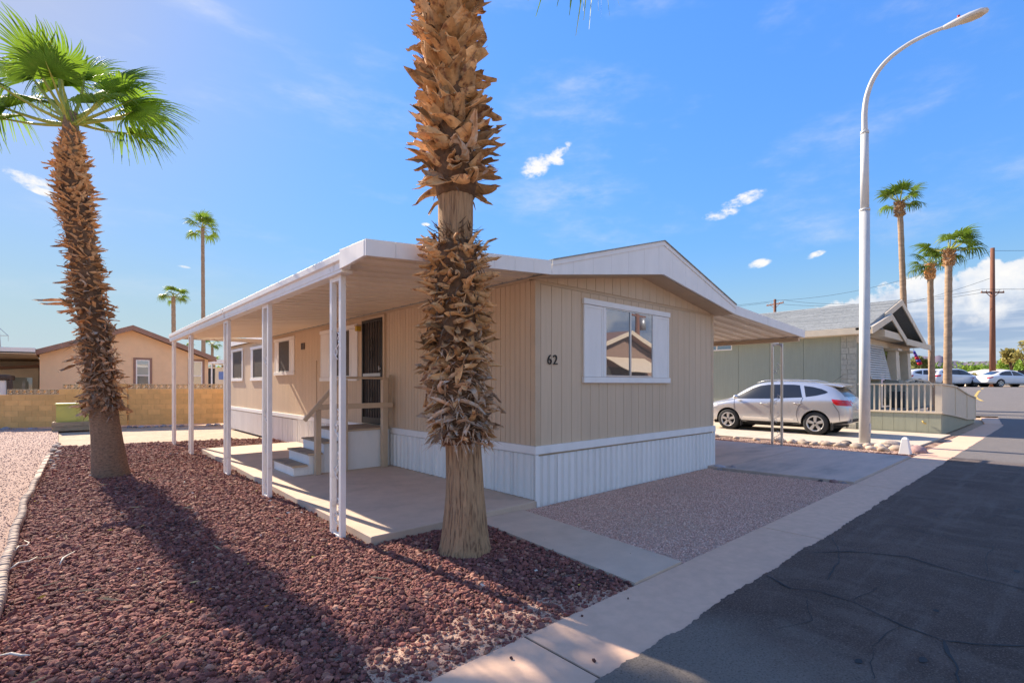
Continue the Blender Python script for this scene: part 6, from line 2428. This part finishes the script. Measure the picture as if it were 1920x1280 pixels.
def tree(px, d, y_top, y_bot, wpx, m, label, n=2600, trunk=True, sparse=0., leaf=.22, name='tree'):
    b = at(px, d)
    z0 = rise(b.x)
    T = thing(name, label, 'tree' if name == 'tree' else 'bush', (b.x, b.y, z0))
    zt, zb = height(y_top, d), max(height(y_bot, d), z0 + .1)
    R_ = wpx / 936 * d / 2
    H = (zt - zb) / 2
    cz = (zt + zb) / 2
    lim = MB()
    r = random.Random(hash((px, d)) % 9999)
    lim.tube([(b.x, b.y, z0 - .1), (b.x + .1, b.y, (z0 + zb) / 2), (b.x, b.y, zb + H * .5)], [R_ * .07 + .05, R_ * .05 + .04, .04], 8)
    clumps = []
    K = 16
    for i in range(K):
        a = r.uniform(0, 6.28)
        u = r.uniform(-.9, .95)
        q = math.sqrt(max(0, 1 - u * u)) * r.uniform(.35, .9)
        c = Vector((b.x, b.y, cz)) + RV * R_ * q * math.cos(a) + FV * R_ * q * math.sin(a) + Vector((0, 0, H * u * .85))
        clumps.append((c, r.uniform(.22, .42) * min(R_, H * 1.6)))
        lim.tube([(b.x, b.y, zb * .6 + z0 * .4), tuple((Vector((b.x, b.y, zb)) + c) / 2), tuple(c)], [.05 + R_ * .02, .04, .015], 5)
    lim.build('trunk', M_TRUNK, T)
    V, F = [], []
    for i in range(n):
        c, cr = clumps[r.randrange(K)] if r.random() > .18 else (Vector((b.x, b.y, cz)), max(R_, H) * .75)
        w = Vector((r.gauss(0, 1), r.gauss(0, 1), r.gauss(0, .8)))
        p = c + w.normalized() * cr * r.random() ** .45 * (1.0 if not sparse else r.uniform(.6, 1.3))
        a = Vector((r.gauss(0, 1), r.gauss(0, 1), r.gauss(0, 1))).normalized()
        bq = a.cross(Vector((r.gauss(0, 1), r.gauss(0, 1), r.gauss(0, 1)))).normalized()
        s = leaf * r.uniform(.6, 1.4)
        k = len(V)
        V += [p - a * s, p + bq * s * .5, p + a * s, p - bq * s * .5]
        F.append((k, k + 1, k + 2, k + 3))
    mb = MB()
    mb.add(V, F)
    mb.build('crown', m, T)
    return T


for args in ((1640, 62, 640, 712, 80, M_LEAF[0], 'olive tree seen through the porch columns of the green house'),
             (1592, 60, 640, 712, 70, M_LEAF[1], 'darker tree behind the green house porch, mostly hidden'),
             (1722, 66, 668, 712, 52, M_LEAF[0], 'dull olive tree right of the wind sock'),
             (1694, 75, 672, 712, 50, M_LEAF[1], 'round green tree just right of the porch corner'),
             (1762, 78, 686, 712, 60, M_LEAF[1], 'green tree between the two right hand palm trunks'),
             (1806, 92, 683, 712, 66, M_LEAF[2], 'broad green tree right of the palm trunks'),
             (1848, 96, 688, 708, 60, M_LEAF[1], 'low dark green tree left of the utility pole'),
             (1835, 70, 690, 714, 56, M_LEAF[2], 'lower green shrub line in front of the broad tree'),
             (1893, 84, 674, 704, 66, M_LEAF[2], 'bright green tree right of the utility pole'),
             (1932, 80, 672, 704, 60, M_LEAF[2], 'bright green tree at the right edge of the picture')):
    tree(*args)
tree(1896, 60, 655, 680, 34, M_LEAF[3], 'small sparse yellowish tree above the bright hedge', 900, sparse=1)
tree(1930, 58, 634, 690, 46, M_LEAF[3], 'thin sparse tree at the right edge, tallest there', 900, sparse=1, leaf=.16)
tree(1826, 50, 700, 724, 40, M_LEAF[3], 'dry tan bush behind the small blue grey car', 900, leaf=.12, name='bush')

# far roofs among the trees
M_FARROOF = mat('far_tan_roof', (.45, .33, .25), .85, .08, 2)


def far_house(px0, px1, d, y_ridge, y_eave, y_ground, label, rm, wm):
    a, b = at(px0, d), at(px1, d)
    z = rise(a.x)
    Hh = thing('distant_house', label, 'house', tuple((a + b) / 2 + Vector((0, 0, z))))
    ze, zr = height(y_eave, d), height(y_ridge, d)
    dv = (b - a).normalized()
    nv = FV
    MB().hexa([tuple(q + Vector((0, 0, h))) for h in (z - .2, ze) for q in (a, b, b + nv * 8, a + nv * 8)]).build('wall', wm, Hh)
    o = .5
    A = [a - dv * o - nv * o, b + dv * o - nv * o, b + dv * o + nv * (8 + o), a - dv * o + nv * (8 + o)]
    r0, r1 = a + nv * 4 + dv * 1.5, b + nv * 4 - dv * 1.5
    mb = MB()
    up = lambda q, h: tuple(q + Vector((0, 0, h)))
    mb.add([up(A[0], ze), up(A[1], ze), up(A[2], ze), up(A[3], ze), up(r0, zr), up(r1, zr)], [(0, 1, 5, 4), (1, 2, 5), (2, 3, 4, 5), (3, 0, 4), (3, 2, 1, 0)])
    mb.build('roof', rm, Hh)
    m = a.lerp(b, .35)
    MB().hexa([up(q, h) for h in (z + .9, z + 2.0) for q in (m - nv * .03, m + dv * 1.4 - nv * .03, m + dv * 1.4, m)]).build('window', M_CURTAIN, Hh)
    return Hh


far_house(1824, 1872, 72, 694, 706, 722, 'distant tan roofed house left of the utility pole', M_FARROOF, M_AWN)
far_house(1880, 1960, 62, 690, 703, 722, 'distant pale house with a shallow gable behind the white sedan', mat('far_pale_roof', (.58, .52, .46), .85), M_AWN)


def mountains():
    m = mat('hazed_rock', (.17, .135, .17), .95, .15, .01, 0)  # purple of the distance haze put into the rock colour
    mb = MB()
    prof = [(1180, 712), (1400, 706), (1560, 698), (1640, 690), (1690, 682), (1712, 674), (1730, 666), (1746, 670), (1760, 665), (1773, 671), (1786, 676), (1802, 678), (1830, 678), (1860, 676), (1884, 674), (1910, 682), (2000, 690), (2200, 680), (2500, 705)]
    d = 1500
    n = 160
    crest = []
    for i in range(n):
        px = 1180 + (2500 - 1180) * i / (n - 1)
        crest.append((px, interp(prof, px) + 1.6 * noise.noise((px * .06, 0, 3)) + .8 * noise.noise((px * .25, 2, 3))))
    rows = []
    for k, (t, dd_) in enumerate(((0, -420), (.25, -300), (.5, -190), (.75, -90), (1, 0), (.6, 180), (0, 420))):
        row = []
        for i, (px, py) in enumerate(crest):
            q = at(px, d) + (at(px, d)).normalized() * dd_
            hz = (height(py, d)) * t * (1 + .25 * noise.noise((px * .05, k * 1.7, 0)) * (t < 1))
            row.append((q.x, q.y, hz if t else -2))
        rows.append(row)
    mb.grid(rows)
    mb.build('hills', m, None, kind='structure')


mountains()

# lane marking at the far lot
mp = [at(px, d) for px, d in ((1842, 30), (1832, 31.5), (1829, 33), (1834, 36), (1843, 40))]
mb = MB()
rows = [[], []]
for i, q in enumerate(mp):
    nxt = (mp[min(i + 1, len(mp) - 1)] - mp[max(i - 1, 0)]).normalized()
    s = Vector((-nxt.y, nxt.x, 0)) * .07
    for k, sg in ((0, 1), (1, -1)):
        p = q + s * sg
        rows[k].append((p.x, p.y, rise(p.x) + .022))
mb.grid(rows, smooth=False)
mb.build('painted_line', M_YELLOWPAINT, ROAD)

# ------------------------------------------------------------------ across the street, seen mirrored in the front window
M_TERRA = mat('brown_siding', (.30, .20, .15), .8, .06, 4)


def opposite_house():
    H = thing('opposite_house', 'brown gabled house with cream window awning across the street, mirrored in the front window', 'house', (26, -10, 0))
    y = -9.2
    xc, hw = 25.75, 4.6
    ze, zp = 3.0, 4.55
    MB().extrude([(xc - hw, y, 0), (xc + hw, y, 0), (xc + hw, y, ze), (xc, y, zp), (xc - hw, y, ze)], (0, -12, 0)).build('wall', M_TERRA, H)
    for (a, za), (b, zb) in (((xc - hw - .5, ze - .12), (xc, zp + .06)), ((xc, zp + .06), (xc + hw + .5, ze - .12))):
        MB().extrude([(a, y + .6, za), (b, y + .6, zb), (b, y + .6, zb + .26), (a, y + .6, za + .26)], (0, -.05, 0)).build('rake_board', M_GTRIM, H)
        MB().extrude([(a, y + .54, za + .05), (b, y + .54, zb + .05), (b, y + .54, zb + .24), (a, y + .54, za + .24)], (0, -12.6, 0)).build('roof', M_PBROWN, H)
    MB().hexa([(xc - 2.0, y + .05, 3.18), (xc + 2.2, y + .05, 3.18), (xc + 2.6, y + 1.2, 2.28), (xc - 1.0, y + 1.2, 2.28), (xc - 2.0, y + .05, 3.22), (xc + 2.2, y + .05, 3.22), (xc + 2.6, y + 1.2, 2.33), (xc - 1.0, y + 1.2, 2.33)]).build('window_awning', M_GTRIM, H)
    MB().box(xc - 2, xc + 2.2, y + .001, y + .04, 1.2, 2.6).build('window', M_CURTAIN, H)
    MB().box(xc - 2.1, xc + 2.3, y + .001, y + .06, 1.1, 1.2).build('sill', M_WHITE, H)
    return H


opposite_house()
UP = thing('utility_pole', 'utility pole across the street, mirrored in the right pane of the front window', 'utility pole', (31.3, -12, 0))
MB().tube([(31.3, -12, 0), (31.3, -12, 6.9)], [.2, .16], 12).build('pole', M_POLEWOOD, UP)
MB().tube([(31.9, -12, 5.6), (31.9, -12, 6.5)], .25, 12).build('transformer', M_STEEL, UP)
MB().bar((30.4, -12, 6.6), (32.3, -12, 6.6), .1, .12).build('cross_arm', M_POLEWOOD, UP)
